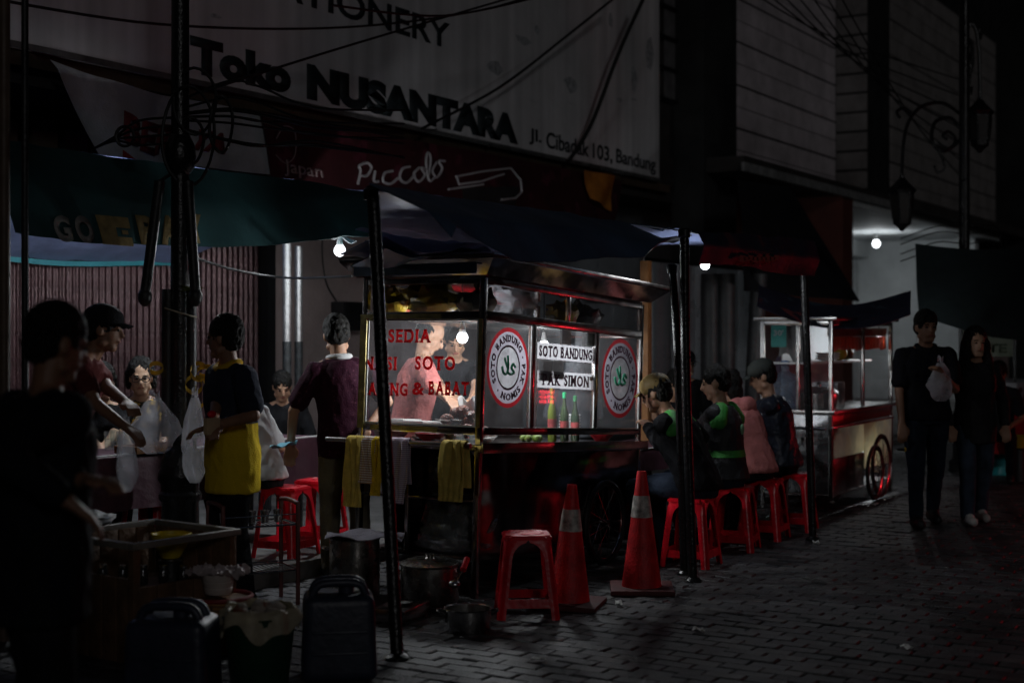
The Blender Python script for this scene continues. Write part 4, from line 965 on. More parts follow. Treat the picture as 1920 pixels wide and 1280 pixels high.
for i in range(7):
    a = i * 1.1; e = thing('lime', 'small green lime by the bottles in the cart, %s of the heap' % ['lowest', 'second', 'third', 'fourth', 'fifth', 'sixth', 'topmost'][i], 'lime', cw(.86 + .05 * math.cos(a) * (i < 6), .16 + .05 * math.sin(a) * (i < 6), ZC + (.003 if i < 6 else .045)), a, 'limes in the soup cart')
    MB().ell((0, 0, .024), (.026, .024, .024), 12, 8).build('peel', LIME, e); MB().ell((.026, 0, .024), (.005, .004, .004), 8, 5).build('stalk_end', WOODD, e)
e = thing('hanging_ladle', 'steel ladle hanging from the inner rail behind the middle pane', 'ladle', cw(1.36, .5, ZG1 - .02))
MB().tube([(0, 0, 0), (0, 0, -.26)], .005, 6).build('shaft', STEEL, e); MB().lathe([(.004, -.31), (.03, -.30), (.042, -.265), (.038, -.265), (.026, -.29), (.002, -.3)], 14).build('scoop', STEEL, e)
# yellow bags and sundries stored on the cart top
def bag(name, label, loc, size, mat, cat='bag', seed=0, n=16, m_=10, tie=True, group=None):
    e = thing(name, label, cat, loc, 0, group); q = MB(); vs = []
    for i in range(m_ + 1):
        a = math.pi * i / m_
        for j in range(n):
            w = 2 * math.pi * j / n; d = Vector((math.sin(a) * math.cos(w), math.sin(a) * math.sin(w), math.cos(a)))
            k = 1 + .38 * noise.noise(d * 2.3 + Vector((seed, 0, 0))) + .24 * noise.noise(d * 6 + Vector((0, seed, 0)))
            vs.append(Vector((d.x * size[0], d.y * size[1], (d.z + .93) * size[2])) * k)
    q.add(vs, [(i * n + j, (i + 1) * n + j, (i + 1) * n + (j + 1) % n, i * n + (j + 1) % n) for i in range(m_) for j in range(n)])
    zmin = min(v[2] for v in q.v); q.v = [(x, y, z - zmin) for x, y, z in q.v]
    q.build('bag_body', mat, e, ang=50)
    if tie:
        zt_ = max(v[2] for v in q.v); q = MB()
        for k in range(7):
            a = 6.283 * k / 7; q.add([(0, 0, zt_ - .01), (.012 * math.cos(a), .012 * math.sin(a), zt_ - .01), (.035 * math.cos(a), .035 * math.sin(a), zt_ + .035), (.03 * math.cos(a + .7), .03 * math.sin(a + .7), zt_ + .03)], [(0, 1, 2, 3)])
        q.build('tied_neck', mat, e)
    return e
YBAG = blotch('yellow_cracker_bag', (.50, .34, .02), [(.35, .05, .02), (.08, .06, .01)], 7, .58, .3)
bag('cracker_bag', 'yellow snack bag stored on top of the cart end, nearer the wall', cw(.16, .78, ZG1 + .025), (.12, .13, .085), YBAG, seed=3, group='bags on the cart top')
bag('cracker_bag', 'yellow snack bag with red print on top of the cart end', cw(.17, .48, ZG1 + .025), (.12, .19, .10), YBAG, seed=9, group='bags on the cart top')
bag('cracker_bag', 'beige cloth bundle on top of the cart end beside the yellow bags', cw(.2, .18, ZG1 + .025), (.13, .12, .08), M('beige_bundle', (.25, .22, .16), .8), seed=14, group='bags on the cart top')
bag('cracker_bag', 'clear plastic bag bundled behind the upper pane above the first emblem', cw(.55, .2, ZG1 + .025), (.3, .12, .10), PLASTIC, seed=21, group='bags on the cart top')
bag('cracker_bag', 'yellow bag behind the upper pane right of the short post', cw(1.28, .2, ZG1 + .025), (.13, .1, .08), YBAG, seed=33, group='bags on the cart top')
bag('cracker_bag', 'dark bag behind the upper pane at the far end', cw(1.6, .2, ZG1 + .025), (.16, .1, .09), BLACKP, seed=44, group='bags on the cart top')
# bag bundles on the low shelf
bag('plastic_bundle', 'big swirled clear plastic bundle on the low shelf under the towels', cw(.2, .26, .142), (.17, .24, .17), thin('swirled_plastic', (.7, .72, .72), .15, haze=.32, hcol=(.5, .54, .54)), seed=51, tie=False)
bag('plastic_bundle', 'flattened clear bag in front of the low shelf bundle', cw(.10, .25, .143), (.09, .25, .05), PLASTIC, seed=57, tie=False)
bag('plastic_bundle', 'dark crumpled bag on the upper low shelf of the cart', cw(.3, .3, .477), (.2, .2, .12), M('dark_grey_plastic', (.05, .055, .06), .25, var=.5), seed=61, tie=False)

# towels over the rail
def towel(px0, px1, py_bot, label, mat, back=.25, seed=0):
    a, b_ = cpix(px0, 830, 0, -.13), cpix(px1, 830, 0, -.13); zb = cpix(px0, py_bot, 0, -.13).z
    e = thing('towel', label, 'towel', cw(-.13, a.y, ZC)); e.rotation_euler = (0, .058, 0)
    w = a.y - b_.y; L1 = ZC - zb; r = .022
    def fn(u, v):
        s = v * (L1 + .07 + back)
        y = -w * u + .012 * math.sin(seed + u * 5 + v * 7) * (1 if s > .1 else .3)
        f = .012 * math.sin(u * 14 + seed) * min(1, max(0, s - .06) * 6) + .006 * math.sin(u * 29 + seed + v * 4)
        if s < L1: return (-r - f - .01, y - w * .10 * math.sin(seed) * (1 - s / L1) , -(L1 - s))
        if s < L1 + .07: k = (s - L1) / .07 * math.pi; return (-r * math.cos(k) - f * .3, y, r * math.sin(k))
        return (r + f * .5, y, -(s - L1 - .07))
    MB().sheet(fn, 18, 34, .006).build('cloth', mat, e, ang=80)
    t = MB(); t.sheet(lambda u, v: Vector(fn(u, v * .03)) + Vector((-.005, 0, 0)), 16, 2, .003); t.build('hem', mat, e)
YT = M('mustard_towel', (.66, .50, .13), .9, var=.25, vs=14, bump=.6, bs=180); YT2 = M('bright_yellow_towel', (.75, .5, .03), .9, var=.25, vs=14, bump=.6, bs=180)
towel(653, 684, 948, 'long pale yellow towel at the left end of the cart rail', YT, seed=1)
towel(680, 708, 905, 'brown and white striped towel second on the cart rail', stripes('brown_striped_towel', (.40, .24, .15), (.7, .64, .6), 22, 'Z'), seed=2.4)
towel(703, 723, 928, 'narrow bright yellow towel behind the leaning pole', YT2, seed=3.3)
towel(736, 770, 942, 'purple checked towel just right of the leaning pole', stripes('purple_checked_towel', (.34, .25, .33), (.6, .54, .6), 26, 'Z'), seed=4.2)
towel(833, 878, 938, 'yellow towel hanging alone near the cart corner', YT, seed=5.6)

# ------------------------------------------------------------------ second cart
c2 = thing('noodle_cart', 'second steel food cart with fringed glass case behind the walking couple', 'food cart', (11.95, 4.09, .0), .02)
L2, W2 = 1.9, .66
Q = .036; C2, G2, T2 = .90, .93, 1.66
bars('corner_post', STEEL, c2, [(0, Q, 0, Q, .12, T2), (0, Q, W2 - Q, W2, .0, T2), (L2 - Q, L2, 0, Q, 0, T2), (L2 - Q, L2, W2 - Q, W2, 0, T2)])
CRM = blotch('cream_reflection_panel', (.72, .66, .50), [(.70, .52, .16), (.30, .27, .24)], 4.5, .54, .35, 5, trans=.65)  # bright reflection in the steel painted as cream patches on a backlit sheet
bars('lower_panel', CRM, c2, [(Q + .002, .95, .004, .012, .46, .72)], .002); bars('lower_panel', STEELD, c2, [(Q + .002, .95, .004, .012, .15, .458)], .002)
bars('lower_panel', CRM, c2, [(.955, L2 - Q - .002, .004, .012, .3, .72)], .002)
bars('end_panel', M('crumpled_tin', (.42, .43, .45), .25, .9, var=.4, vs=4, bump=.5, bs=9), c2, [(.004, .012, Q + .002, W2 - Q - .002, .15, C2 - .06)], .002)
bars('light_stop_floor', STEELD, c2, [(.02, L2 - .04, .014, W2 - .02, .13, .145)], 0); bars('cabinet_back', STEELD, c2, [(.02, L2 - .04, W2 - .012, W2 - .004, .15, C2 - .06)], 0)  # floor added to stop the cabinet bulb leaking light underneath
bars('counter', STEEL, c2, [(-.02, L2 + .02, -.03, W2 + .03, C2 - .055, C2 - .02)], .005)
bars('upper_band', M('red_reflection_band', (.22, .05, .05), .2, .6, var=.3), c2, [(Q + .002, L2 - Q, .004, .014, .745, C2 - .058)], .002)  # red of the mirrored tail lamps put into the steel band's colour
bars('rail', STEEL, c2, [(-.01, L2, -.012, .003, .722, .742), (Q, L2 - Q, .002, Q - .002, T2 - .04, T2), (.002, Q - .002, Q, W2 - Q, T2 - .04, T2), (Q, L2 - Q, W2 - Q, W2, T2 - .04, T2)], .004)
bars('glass_mullion', STEEL, c2, [(.93, .97, .002, Q - .002, C2 - .018, T2 - .042), (.002, Q - .004, .30, .33, C2 - .018, T2 - .042)])
MB().tube([(-.25, .10, .74), (.0, .10, .74)], .014, 8).build('push_bar', STEEL, c2); MB().tube([(-.25, -.02, .74), (-.25, W2, .74)], .014, 8).build('push_bar', STEEL, c2)
MB().tube([(-.16, .35, 0), (-.16, .35, .74)], .014, 8).build('prop_leg', STEEL, c2)
for a, b_ in ((Q, .93), (.97, L2 - Q)): MB().box(a, b_, .014, .018, C2 - .02, T2 - .04).build('side_pane', GLASS, c2, smooth=False)
for a, b_ in ((Q, .30), (.33, W2 - Q)): MB().box(.014, .018, a, b_, C2 - .02, T2 - .04).build('end_pane', GLASS, c2, smooth=False)
bars('back_panel', M('pale_blue_board', (.4, .44, .46), .5, var=.2), c2, [(.5, L2 - Q, W2 - .03, W2 - .02, C2, T2 - .04)], 0)
bars('roof', STEEL, c2, [(-.04, L2 + .04, -.05, W2 + .05, T2 + .003, T2 + .035)], .006)
bars('shelf', WHE, c2, [(Q, L2 - Q, .2, W2 - Q, 1.28, 1.295)], 0)
FRI = M('red_orange_packet', (.55, .07, .015), .35, var=.4, vs=9)
for i in range(16):
    x = .08 + i * .112; o = MB().box(x, x + .10, .05, .058, 1.40 + rnd.uniform(-.01, .01), 1.52, .002).build('hanging_packet', FRI, c2)
bars('packet_string', WOODD, c2, [(Q, L2 - Q, .05, .056, 1.523, 1.60)], 0)
spoked(c2, (1.25, -.07, .31), .30); spoked(c2, (1.25, W2 + .07, .31), .30)
spoked(c2, (.98, -.09, .27), .26)
TEALS = M('teal_card', (.03, .22, .20), .6)
e = MB().box(.008, .012, .42, .56, 1.43, 1.63).build('price_card', TEALS, c2, smooth=False)
letters('lettering', "30'", WHB, e, (.0078, .535, 1.53), -Y, Z, .09, .05, bold=.02, depth=.002)
def lc2(x, y, z): return c2.location + Vector((x, y, z))
e = thing('water_gallon', 'pale blue water jug at the end of the second cart', 'water jug', lc2(.14, .48, C2 - .02))
MB().lathe([(.115, 0), (.125, .03), (.125, .09), (.118, .1), (.125, .11), (.125, .24), (.09, .30), (.035, .33), (.03, .38), (.034, .385), (.034, .40)], 20).build('jug', thin('blue_jug', (.75, .83, .95), .1, haze=.3, hcol=(.5, .6, .75)), e)
MB().lathe([(.038, .395), (.038, .425), (.002, .43)], 14).build('stopper', M('blue_cap', (.05, .15, .4), .4), e)
e = thing('cooking_pot', 'covered steel pot on the second cart counter', 'pot', lc2(.45, .28, C2 - .02))
MB().lathe([(.16, 0), (.17, .02), (.17, .13), (.18, .135)], 22).build('pot_body', STEEL, e); MB().lathe([(.18, .137), (.15, .17), (.05, .19), (.02, .195), (.02, .21), (.03, .22), (.002, .23)], 22).build('lid', STEEL, e)
e = thing('steel_box', 'open steel box on the second cart counter behind the glass', 'box', lc2(.72, .2, C2 - .02))
bars('side', STEEL, e, [(0, .22, 0, .006, 0, .22), (0, .22, .244, .25, 0, .22), (0, .006, .007, .243, 0, .22), (.214, .22, .007, .243, 0, .22)], 0); bars('bottom', STEEL, e, [(.007, .213, .007, .243, .0, .006)], 0)
for i, (x, z, col, lb) in enumerate(((.95, 1.297, (.6, .45, .02), 'bright yellow fruit on the shelf of the second cart'), (1.13, 1.297, (.12, .14, .03), 'dark green fruit beside the yellow one in the second cart'))):
    e = thing('fruit', lb, 'fruit', lc2(x, .26, z)); MB().ell((0, 0, .07), (.075, .075, .07), 16, 10).build('flesh', M('fruit_%d' % i, col, .4, bump=.2), e); MB().tube([(0, 0, .135), (.01, 0, .165)], .006, 6).build('stalk', WOODD, e)
for i in range(3): bowl(lc2(.62 + i * .004, .26, 1.297 + i * .022), .11, .03, WHE, 'white plate in the pile on the second cart shelf, %s one' % ['bottom', 'middle', 'top'][i], 'plate', 'stacked white plates', 'plate')
e = thing('hanging_cloth', 'grey cloth hanging in the end case of the second cart', 'cloth', lc2(.12, .42, 1.62))
MB().sheet(lambda u, v: (-.02 + .1 * u + .03 * math.sin(u * 9 + v * 2), -.11 + .22 * u + (.05 * (u - .5)) * v, -.30 * v - .05 * v * math.sin(u * 6)), 14, 12, .005).build('cloth', M('grey_rag', (.2, .2, .2), .9), e)
MB().tube([(.03, 0, .0), (.03, 0, .04)], .004, 6).build('hook', STEEL, e)

# third stall, cut off by the right edge
c3 = thing('red_stall', 'red stall with white lettered top band cut off by the right edge', 'food cart', at(1905, 15.2), .02)
bars('lower_panel', M('red_stall_paint', (.45, .02, .025), .4, var=.25), c3, [(0, 1.6, 0, .6, .25, .72)], .01)
bd = MB().box(0, 1.6, -.012, .6, .725, 1.02, .006).build('band', M('pale_stall_band', (.3, .3, .32), .5), c3)
letters('lettering', 'SATE', M('dark_red_print', (.12, .015, .02), .6), bd, (-.014, .45, .77), -Y, Z, .42, .2, bold=.03, depth=.003)
letters('lettering', 'SATE', M('dark_red_print', (.12, .015, .02), .6), bd, (.05, -.014, .77), X, Z, 1.1, .2, bold=.03, depth=.003)
bars('post', BLACKP, c3, [(0, .03, 0, .03, 1.025, 1.75), (0, .03, .57, .6, 1.025, 1.75), (1.57, 1.6, 0, .03, 1.025, 1.75)], 0); bars('leg', BLACKP, c3, [(.02, .06, .02, .06, 0, .249), (.02, .06, .54, .58, 0, .249), (1.5, 1.54, .02, .06, 0, .249)], 0)
pnl = MB().box(.04, .05, .04, .56, 1.3, 1.65).build('menu_board', M('menu_green', (.07, .085, .05), .5), c3, smooth=False)
for i, tx in enumerate(('SATE', 'SATE')): letters('lettering', tx, M('menu_dark', (.03, .04, .02), .6), pnl, (.038, .5, 1.5 - i * .16), -Y, Z, .4, .1, bold=.03, depth=.002)
bars('roof', BLACKP, c3, [(-.05, 1.65, -.05, .65, 1.752, 1.79)], 0)
e = thing('teal_stool', 'small teal plastic stool on the street before the red stall', 'stool', at(1880, 15.6))
MB().lathe([(.10, 0), (.12, .01), (.10, .06), (.085, .16), (.12, .26), (.14, .27), (.14, .30), (.002, .30)], 18).build('seat', M('teal_plastic', (.02, .28, .30), .4), e); MB().lathe([(.125, .0), (.125, .015), (.1, .016)], 18, cap=False).build('foot_ring', M('teal_plastic', (.02, .28, .30), .4), e)
e = thing('yellow_basin', 'yellow plastic basin beside the red stall at the right edge', 'basin', at(1908, 15.0, .35))
MB().lathe([(.1, 0), (.16, .12), (.175, .125), (.15, .12), (.09, .01)], 18).build('shell', M('yellow_plastic', (.55, .4, .02), .4), e); MB().lathe([(.12, -.35), (.1, -.02), (.12, -.002)], 12).build('stand', BLACKP, e)
# ------------------------------------------------------------------ plastic stools
def stool_master():
    root = thing('plastic_stool', '', 'stool')
    H = .45
    W = lambda z: .172 - .047 * (z / H)
    def opening(z):
        if z < .33: return W(z) - .05
        if z < .415: return (W(z) - .05) * math.sqrt(max(0, 1 - ((z - .33) / .085) ** 2))
        return 0
    zs = [0, .06, .061, .11, .111, .16, .22, .28, .33, .35, .37, .385, .397, .407, .414, .43]
    def strip(side, sgn):
        bm = bmesh.new(); rows = []
        d = [Vector((0, -1, 0)), Vector((1, 0, 0)), Vector((0, 1, 0)), Vector((-1, 0, 0))][side]; a = Vector((-d.y, d.x, 0))
        for z in zs:
            w = W(z); op = opening(z)
            leg = .045 if z <= .06 else None
            inner = (w - .05) if z <= .06 else op
            if z <= .061: inner = w - .046
            rows.append([bm.verts.new(d * (w - (.012 if k == 3 else 0)) + a * (sgn * (inner + (w - .010 - inner) * k / 3)) + Vector((0, 0, z))) for k in range(4)])
        for r0, r1 in zip(rows, rows[1:]):
            for k in range(3):
                try: bm.faces.new((r0[k], r0[k + 1], r1[k + 1], r1[k]))
                except Exception: pass
        bmesh.ops.recalc_face_normals(bm, faces=bm.faces[:])
        bmesh.ops.solidify(bm, geom=bm.faces[:], thickness=.008)
        return bm
    for c in range(4):
        m = MB(); m.bm(strip(c, 1)); m.bm(strip((c + 1) % 4, -1)); m.build('leg', REDP, root, ang=50)
    m = MB()
    for s_ in range(4):
        d = [Vector((0, -1, 0)), Vector((1, 0, 0)), Vector((0, 1, 0)), Vector((-1, 0, 0))][s_]; a = Vector((-d.y, d.x, 0)); z0_, z1_ = .065, .112; w0, w1 = W(z0_) - .004, W(z1_) - .004
        p = [d * w0 - a * (w0 - .02) + Z * z0_, d * w0 + a * (w0 - .02) + Z * z0_, d * w1 + a * (w1 - .02) + Z * z1_, d * w1 - a * (w1 - .02) + Z * z1_]
        m.prism(p, -d * .008)
    m.build('brace', REDP, root, smooth=False)
    bm = bmesh.new(); bmesh.ops.create_cube(bm, size=1); bmesh.ops.scale(bm, vec=(.262, .262, .022), verts=bm.verts); bmesh.ops.translate(bm, vec=(0, 0, .44), verts=bm.verts)
    bmesh.ops.bevel(bm, geom=[e for e in bm.edges if abs(e.verts[0].co.z - e.verts[1].co.z) > .01], offset=.03, segments=4, affect='EDGES')
    bmesh.ops.bevel(bm, geom=[e for e in bm.edges if e.verts[0].co.z > .445 and e.verts[1].co.z > .445], offset=.008, segments=2, affect='EDGES')
    seat = MB().bm(bm).build('seat', REDP, root, ang=50)
    MB().lathe([(.085, .4505), (.09, .4535), (.095, .4505)], 24, cap=False).build('seat_ring', REDP, seat)
    return root
stool = stool_master(); used = [0]
def put_stool(px, yc, rot, label, z=0.):
    o = stool if not used[0] else copy_tree(stool)
    used[0] += 1; o.location = at(px, yc, z); o.rotation_euler = (0, 0, rot); o['label'] = label; o['group'] = 'red plastic stools'
    return o
put_stool(987, 7.85, .62, 'glossy red stool standing alone before the soup cart beside the cone')
put_stool(537, 9.3, .1, 'red stool by the purple tablecloth, left of the two', .1)
put_stool(597, 9.75, .2, 'red stool by the purple tablecloth, half behind the standing man', .1)
put_stool(283, 9.3, .3, 'red stool mostly hidden behind the lamp post base', .1)
put_stool(1296, 9.55, .1, 'red stool under the nearest green-jacketed diner')
put_stool(1376, 10.25, .2, 'red stool second from the tall cone in the row of diners')
put_stool(1432, 10.8, .1, 'red stool under the diner in the pink hooded top')
put_stool(1488, 11.25, .15, 'red stool at the far right end of the row of diners')

# ------------------------------------------------------------------ cones
def cone(px, yc, h, rot, label, tilt=0.):
    e = thing('traffic_cone', label, 'traffic cone', at(px, yc), rot, 'red traffic cones'); e.rotation_euler = (tilt, 0, rot)
    MB().box(-.19, .19, -.19, .19, 0, .032, .012).build('base', M('dark_rubber_base', (.09, .02, .02), .7, var=.5), e)
    R0, R1 = .120, .027; rr = lambda z: R0 + (R1 - R0) * ((z - .032) / (h - .032))
    MB().lathe([(R0, .032)] + [(rr(z), z) for z in np.linspace(.06, h, 12)] + [(R1 - .006, h), (R1 - .008, h - .03)], 28).build('body', CONE, e)
    z0_, z1_ = h * .62, h * .80
    MB().lathe([(rr(z0_) + .002, z0_), (rr(z1_) + .002, z1_)], 28, cap=False).build('reflective_band', REFL, e)
cone(1066, 8.12, .69, .3, 'red traffic cone with scuffed white band beside the lone stool', .03)
cone(1203, 8.58, .72, .5, 'red traffic cone with worn grey band beside the cart wheel')

# ------------------------------------------------------------------ pots, jerrycans, bins on the ground
def handles(e, r, z, mat=STEEL):
    for sg_ in (-1, 1): MB().tube(smooth_path([RT * (sg_ * r) + Vector((0, 0, z)) + FW * -.04, RT * (sg_ * (r + .035)) + Vector((0, 0, z + .01)) + FW * -.03, RT * (sg_ * (r + .035)) + Vector((0, 0, z + .01)) + FW * .03, RT * (sg_ * r) + Vector((0, 0, z)) + FW * .04], 4), .006, 6).build('handle', mat, e)
POT = M('worn_aluminium', (.42, .40, .37), .26, 1, var=.35, vs=7, bump=.1, bs=20)
e = thing('stock_pot', 'tall aluminium stock pot with a cloth laid over it', 'pot', at(665, 8.4)); 
MB().lathe([(.14, 0), (.148, .02), (.148, .34), (.155, .345), (.152, .35), (.142, .345), (.138, .02), (.002, .02)], 30).build('pot_body', POT, e); handles(e, .15, .28)
e2 = thing('pot_cloth', 'pale mauve cloth draped over the tall stock pot', 'cloth', at(672, 8.4, .352))
MB().sheet(lambda u, v: RT * (-.18 + .44 * u) + FW * (-.16 + .32 * v) + Vector((0, 0, .012 + .014 * math.sin(u * 9 + v * 4) + .012 * noise.noise(Vector((u * 6, v * 6, 1))) - .05 * max(0, abs(u - .42) * 2 - .75))), 24, 16, .006).build('cloth', M('mauve_cloth', (.33, .31, .36), .9, bump=.5, bs=120), e2)
e = thing('soup_pot', 'wide aluminium pot with a lid on the burner under the cart end', 'pot', at(806, 8.05, .03))
MB().lathe([(.155, 0), (.165, .02), (.165, .21), (.172, .215)], 30).build('pot_body', POT, e); MB().lathe([(.172, .217), (.174, .225), (.13, .245), (.03, .25), (.02, .26), (.03, .275), (.002, .28)], 30).build('lid', POT, e); handles(e, .165, .17)
e = thing('gas_burner', 'low gas burner frame beneath the wide pot', 'stove', at(806, 8.05)); MB().tube([(.14 * math.cos(a), .14 * math.sin(a), .022) for a in np.linspace(0, 6.283, 25)], .006, 6, cap=False).build('ring', BLACKP, e)
for k in range(3): a = k * 2.09; MB().tube([(.14 * math.cos(a), .14 * math.sin(a), .022), (.17 * math.cos(a), .17 * math.sin(a), 0.004)], .006, 6).build('foot', BLACKP, e)
e = thing('shallow_pan', 'small shiny pan with side handles standing on the paving', 'pan', at(877, 7.42))
MB().lathe([(.115, 0), (.12, .01), (.12, .115), (.128, .12), (.126, .123), (.116, .118), (.112, .012), (.002, .012)], 30).build('pan_body', STEEL, e); handles(e, .12, .10)
e = thing('gas_stove', 'small silver table stove on the ground behind the leaning pole', 'stove', at(752, 7.7), .2)
bars('casing', STEELD, e, [(-.17, .17, -.1, .1, .02, .085)], .006); MB().lathe([(.06, .086), (.065, .1), (.04, .11), (.04, .1)], 16, c=(.0, 0, 0)).build('burner', BLACKP, e); bars('foot', BLACKP, e, [(-.15, -.12, -.09, -.06, 0, .019), (.12, .15, -.09, -.06, 0, .019), (-.15, -.12, .06, .09, 0, .019), (.12, .15, .06, .09, 0, .019)], 0)
e = thing('soup_ladle', 'red-handled ladle lying beside the wide pot', 'ladle', at(873, 8.0, .23), .3)
MB().tube([(-.05, 0, .0), (.03, 0, .05)], .018, 10).build('grip', REDP, e); MB().tube([(-.2, 0, -.05), (-.05, 0, 0)], .005, 6).build('shaft', STEEL, e); MB().ell((-.22, 0, -.05), (.035, .035, .022), 12, 8).build('scoop', STEEL, e)
JER = M('navy_jerrycan_plastic', (.022, .028, .050), .42, var=.3, vs=6, bump=.15, bs=25)
def jerry(px, yc, rot, w, d, h, label):
    e = thing('jerrycan', label, 'jerrycan', at(px, yc), rot, 'dark plastic jerrycans'); bm = bmesh.new(); bmesh.ops.create_cube(bm, size=1)
    bmesh.ops.scale(bm, vec=(w, d, h - .05), verts=bm.verts); bmesh.ops.translate(bm, vec=(0, 0, (h - .05) / 2), verts=bm.verts)
    for v in bm.verts:
        if v.co.z > .1: v.co.x *= .93; v.co.y *= .93
    bmesh.ops.bevel(bm, geom=bm.edges[:], offset=.045, segments=4, profile=.6, affect='EDGES'); MB().bm(bm).build('can_body', JER, e)
    for y in (-.05, .05): MB().tube(smooth_path([(-w * .36, y, h - .065), (-w * .27, y, h - .01), (0, y, h), (w * .27, y, h - .01), (w * .36, y, h - .065)], 5), .019, 10).build('grip_ridge', JER, e)
    MB().lathe([(.035, h - .06), (.035, h - .012), (.03, h - .008), (.002, h - .008)], 14, c=(w * .1, 0, 0)).build('screw_cap', JER, e)
    for s_ in (-1, 1): bars('moulded_rib', JER, e, [(-w * .36, w * .36, s_ * d / 2 * .985 - .006, s_ * d / 2 * .985 + .006, h * .28, h * .31), (-w * .36, w * .36, s_ * d / 2 * .985 - .006, s_ * d / 2 * .985 + .006, h * .5, h * .53)], .005)
jerry(635, 6.45, -R(58) + .15, .34, .27, .43, 'dark navy jerrycan with ridged grips right of the lined waste bin')
jerry(325, 5.95, -R(58) - .1, .36, .28, .42, 'dark navy jerrycan at the bottom left, before the wooden crate')
e = thing('waste_bin', 'dark green waste bin with a cream plastic liner', 'bin', at(487, 6.15))
MB().lathe([(.11, 0), (.12, .01), (.155, .33), (.165, .335), (.16, .34), (.15, .33), (.11, .02), (.002, .02)], 26).build('bin_body', M('dark_green_plastic', (.008, .045, .022), .5, var=.3), e)
LIN = M('cream_liner', (.50, .44, .32), .5, var=.25, vs=9, bump=.5, bs=30, trans=.3)
def liner(u, v):
    a = 6.2832 * u; k = v * 2 - 1; r = .165 + .012 * math.sin(a * 9) + .01 * math.sin(a * 4 + 1)
    if k < 0: return (math.cos(a) * (r - .02 + .02 * (1 + k)), math.sin(a) * (r - .02 + .02 * (1 + k)), .35 + .07 * k * -.3 + .03 * noise.noise(Vector((math.cos(a) * 2, math.sin(a) * 2, k))))
    return (math.cos(a) * (r + .012 * k), math.sin(a) * (r + .012 * k), .36 - k * (.075 + .035 * math.sin(a * 3 + 2) + .02 * math.sin(a * 7)))
MB().sheet(liner, 60, 10, .003).build('liner', LIN, e)
m = MB()
for i in range(16):
    a, r_ = rnd.uniform(0, 6.28), rnd.uniform(0, .11); m.ell((r_ * math.cos(a), r_ * math.sin(a), .33 + rnd.uniform(0, .04)), (rnd.uniform(.02, .05), rnd.uniform(.02, .05), rnd.uniform(.015, .03)), 7, 5)
o = m.build('crumpled_rubbish', blotch('pale_rubbish', (.35, .3, .26), [(.2, .06, .03), (.4, .4, .4)], 12, .58), e); o['kind'] = 'stuff'
e = thing('bamboo_basket', 'round woven bamboo basket with a dark red rim', 'basket', at(411, 6.95))
WIC = stripes('woven_bamboo', (.34, .17, .055), (.16, .075, .03), 16, 'Z', .7, 2.)
MB().lathe([(.125, 0), (.135, .01), (.155, .22), (.155, .26), (.145, .26), (.12, .02), (.002, .02)], 30).build('woven_wall', WIC, e)
MB().tube([(.157 * math.cos(a), .157 * math.sin(a), .268) for a in np.linspace(0, 6.2832, 41)], .011, 8, cap=False).build('rim', M('dark_red_rim', (.22, .02, .02), .5), e); MB().lathe([(.15, .262), (.002, .262)], 24, cap=False).build('lid', WIC, e)
for k in range(12): a = k * .5236; MB().tube([(.134 * math.cos(a), .134 * math.sin(a), .01), (.158 * math.cos(a), .158 * math.sin(a), .25)], .006, 6).build('stave', WOODD, e)
e = thing('tissue_tub', 'ribbed off-white tub stuffed with crumpled wrap on the bamboo basket', 'tub', at(409, 6.95, .281))
MB().lathe([(.06, 0), (.065, .005), (.07, .03), (.068, .033), (.075, .06), (.073, .063), (.083, .095), (.083, .1), (.07, .095), (.058, .01)], 24).build('tub_wall', M('off_white_tub', (.5, .44, .40), .6, var=.2), e)
MB().sheet(lambda u, v: RT * (-.14 + .28 * u) + FW * (-.1 + .2 * v) + Vector((0, 0, .11 + .05 * noise.noise(Vector((u * 5, v * 5, 3))) + .03 * noise.noise(Vector((u * 13, v * 13, 8))))), 22, 16, .003).build('crumpled_wrap', M('pinkish_wrap', (.5, .42, .42), .6, var=.3, bump=.5, bs=40, trans=.2), e)

# wooden crate-table
cr = thing('wooden_crate', 'open brown wooden crate table with dark slot behind the jerrycan', 'crate', at(272, 7.05), -.1)
CRW = M('weathered_brown_plank', (.13, .068, .035), .6, var=.5, vs=7, bump=.4, bs=30)
for i in range(5):
    w = .1; x = -.27 + i * .11
    MB().box(x, x + w, -.30, -.28, .0, .36, .003).build('plank', CRW, cr); MB().box(x, x + w, .28, .30, .0, .55, .003).build('plank', CRW, cr)
for i in range(5):
    y = -.272 + i * .11; MB().box(-.30, -.28, y, y + .1, 0, .40, .003).build('plank', CRW, cr); MB().box(.28, .30, y, y + .1, 0, .55, .003).build('plank', CRW, cr)
bars('corner_post', CRW, cr, [(-.315, -.275, -.315, -.275, 0, .54), (.275, .315, -.315, -.275, 0, .54), (-.315, -.275, .275, .315, 0, .54), (.275, .315, .275, .315, 0, .54)], .003)
bars('top_rail', M('grey_worn_rail', (.17, .15, .13), .5, var=.4), cr, [(-.33, .33, -.335, -.29, .545, .575), (-.33, .33, .29, .335, .545, .575), (-.335, -.29, -.288, .288, .545, .575), (.29, .335, -.288, .288, .545, .575)], .004)
bars('shelf', CRW, cr, [(-.27, .27, -.27, .27, .30, .32)], 0)
def crw(x, y, z): return cr.location + Matrix.Rotation(-.1, 3, 'Z') @ Vector((x, y, z))
e = bowl(crw(.12, -.05, .43), .10, .12, M('yellow_plastic', (.55, .4, .02), .4), 'yellow plastic scoop bowl resting in the wooden crate', 'bowl')
e = thing('steel_tin', 'black tin supporting the yellow bowl in the crate', 'tin', crw(.12, -.05, .322)); MB().lathe([(.06, 0), (.06, .1), (.055, .105), (.002, .105)], 18).build('can', BLACKP, e); MB().lathe([(.062, .095), (.064, .1), (.062, .105)], 18, cap=False).build('rim', STEEL, e)
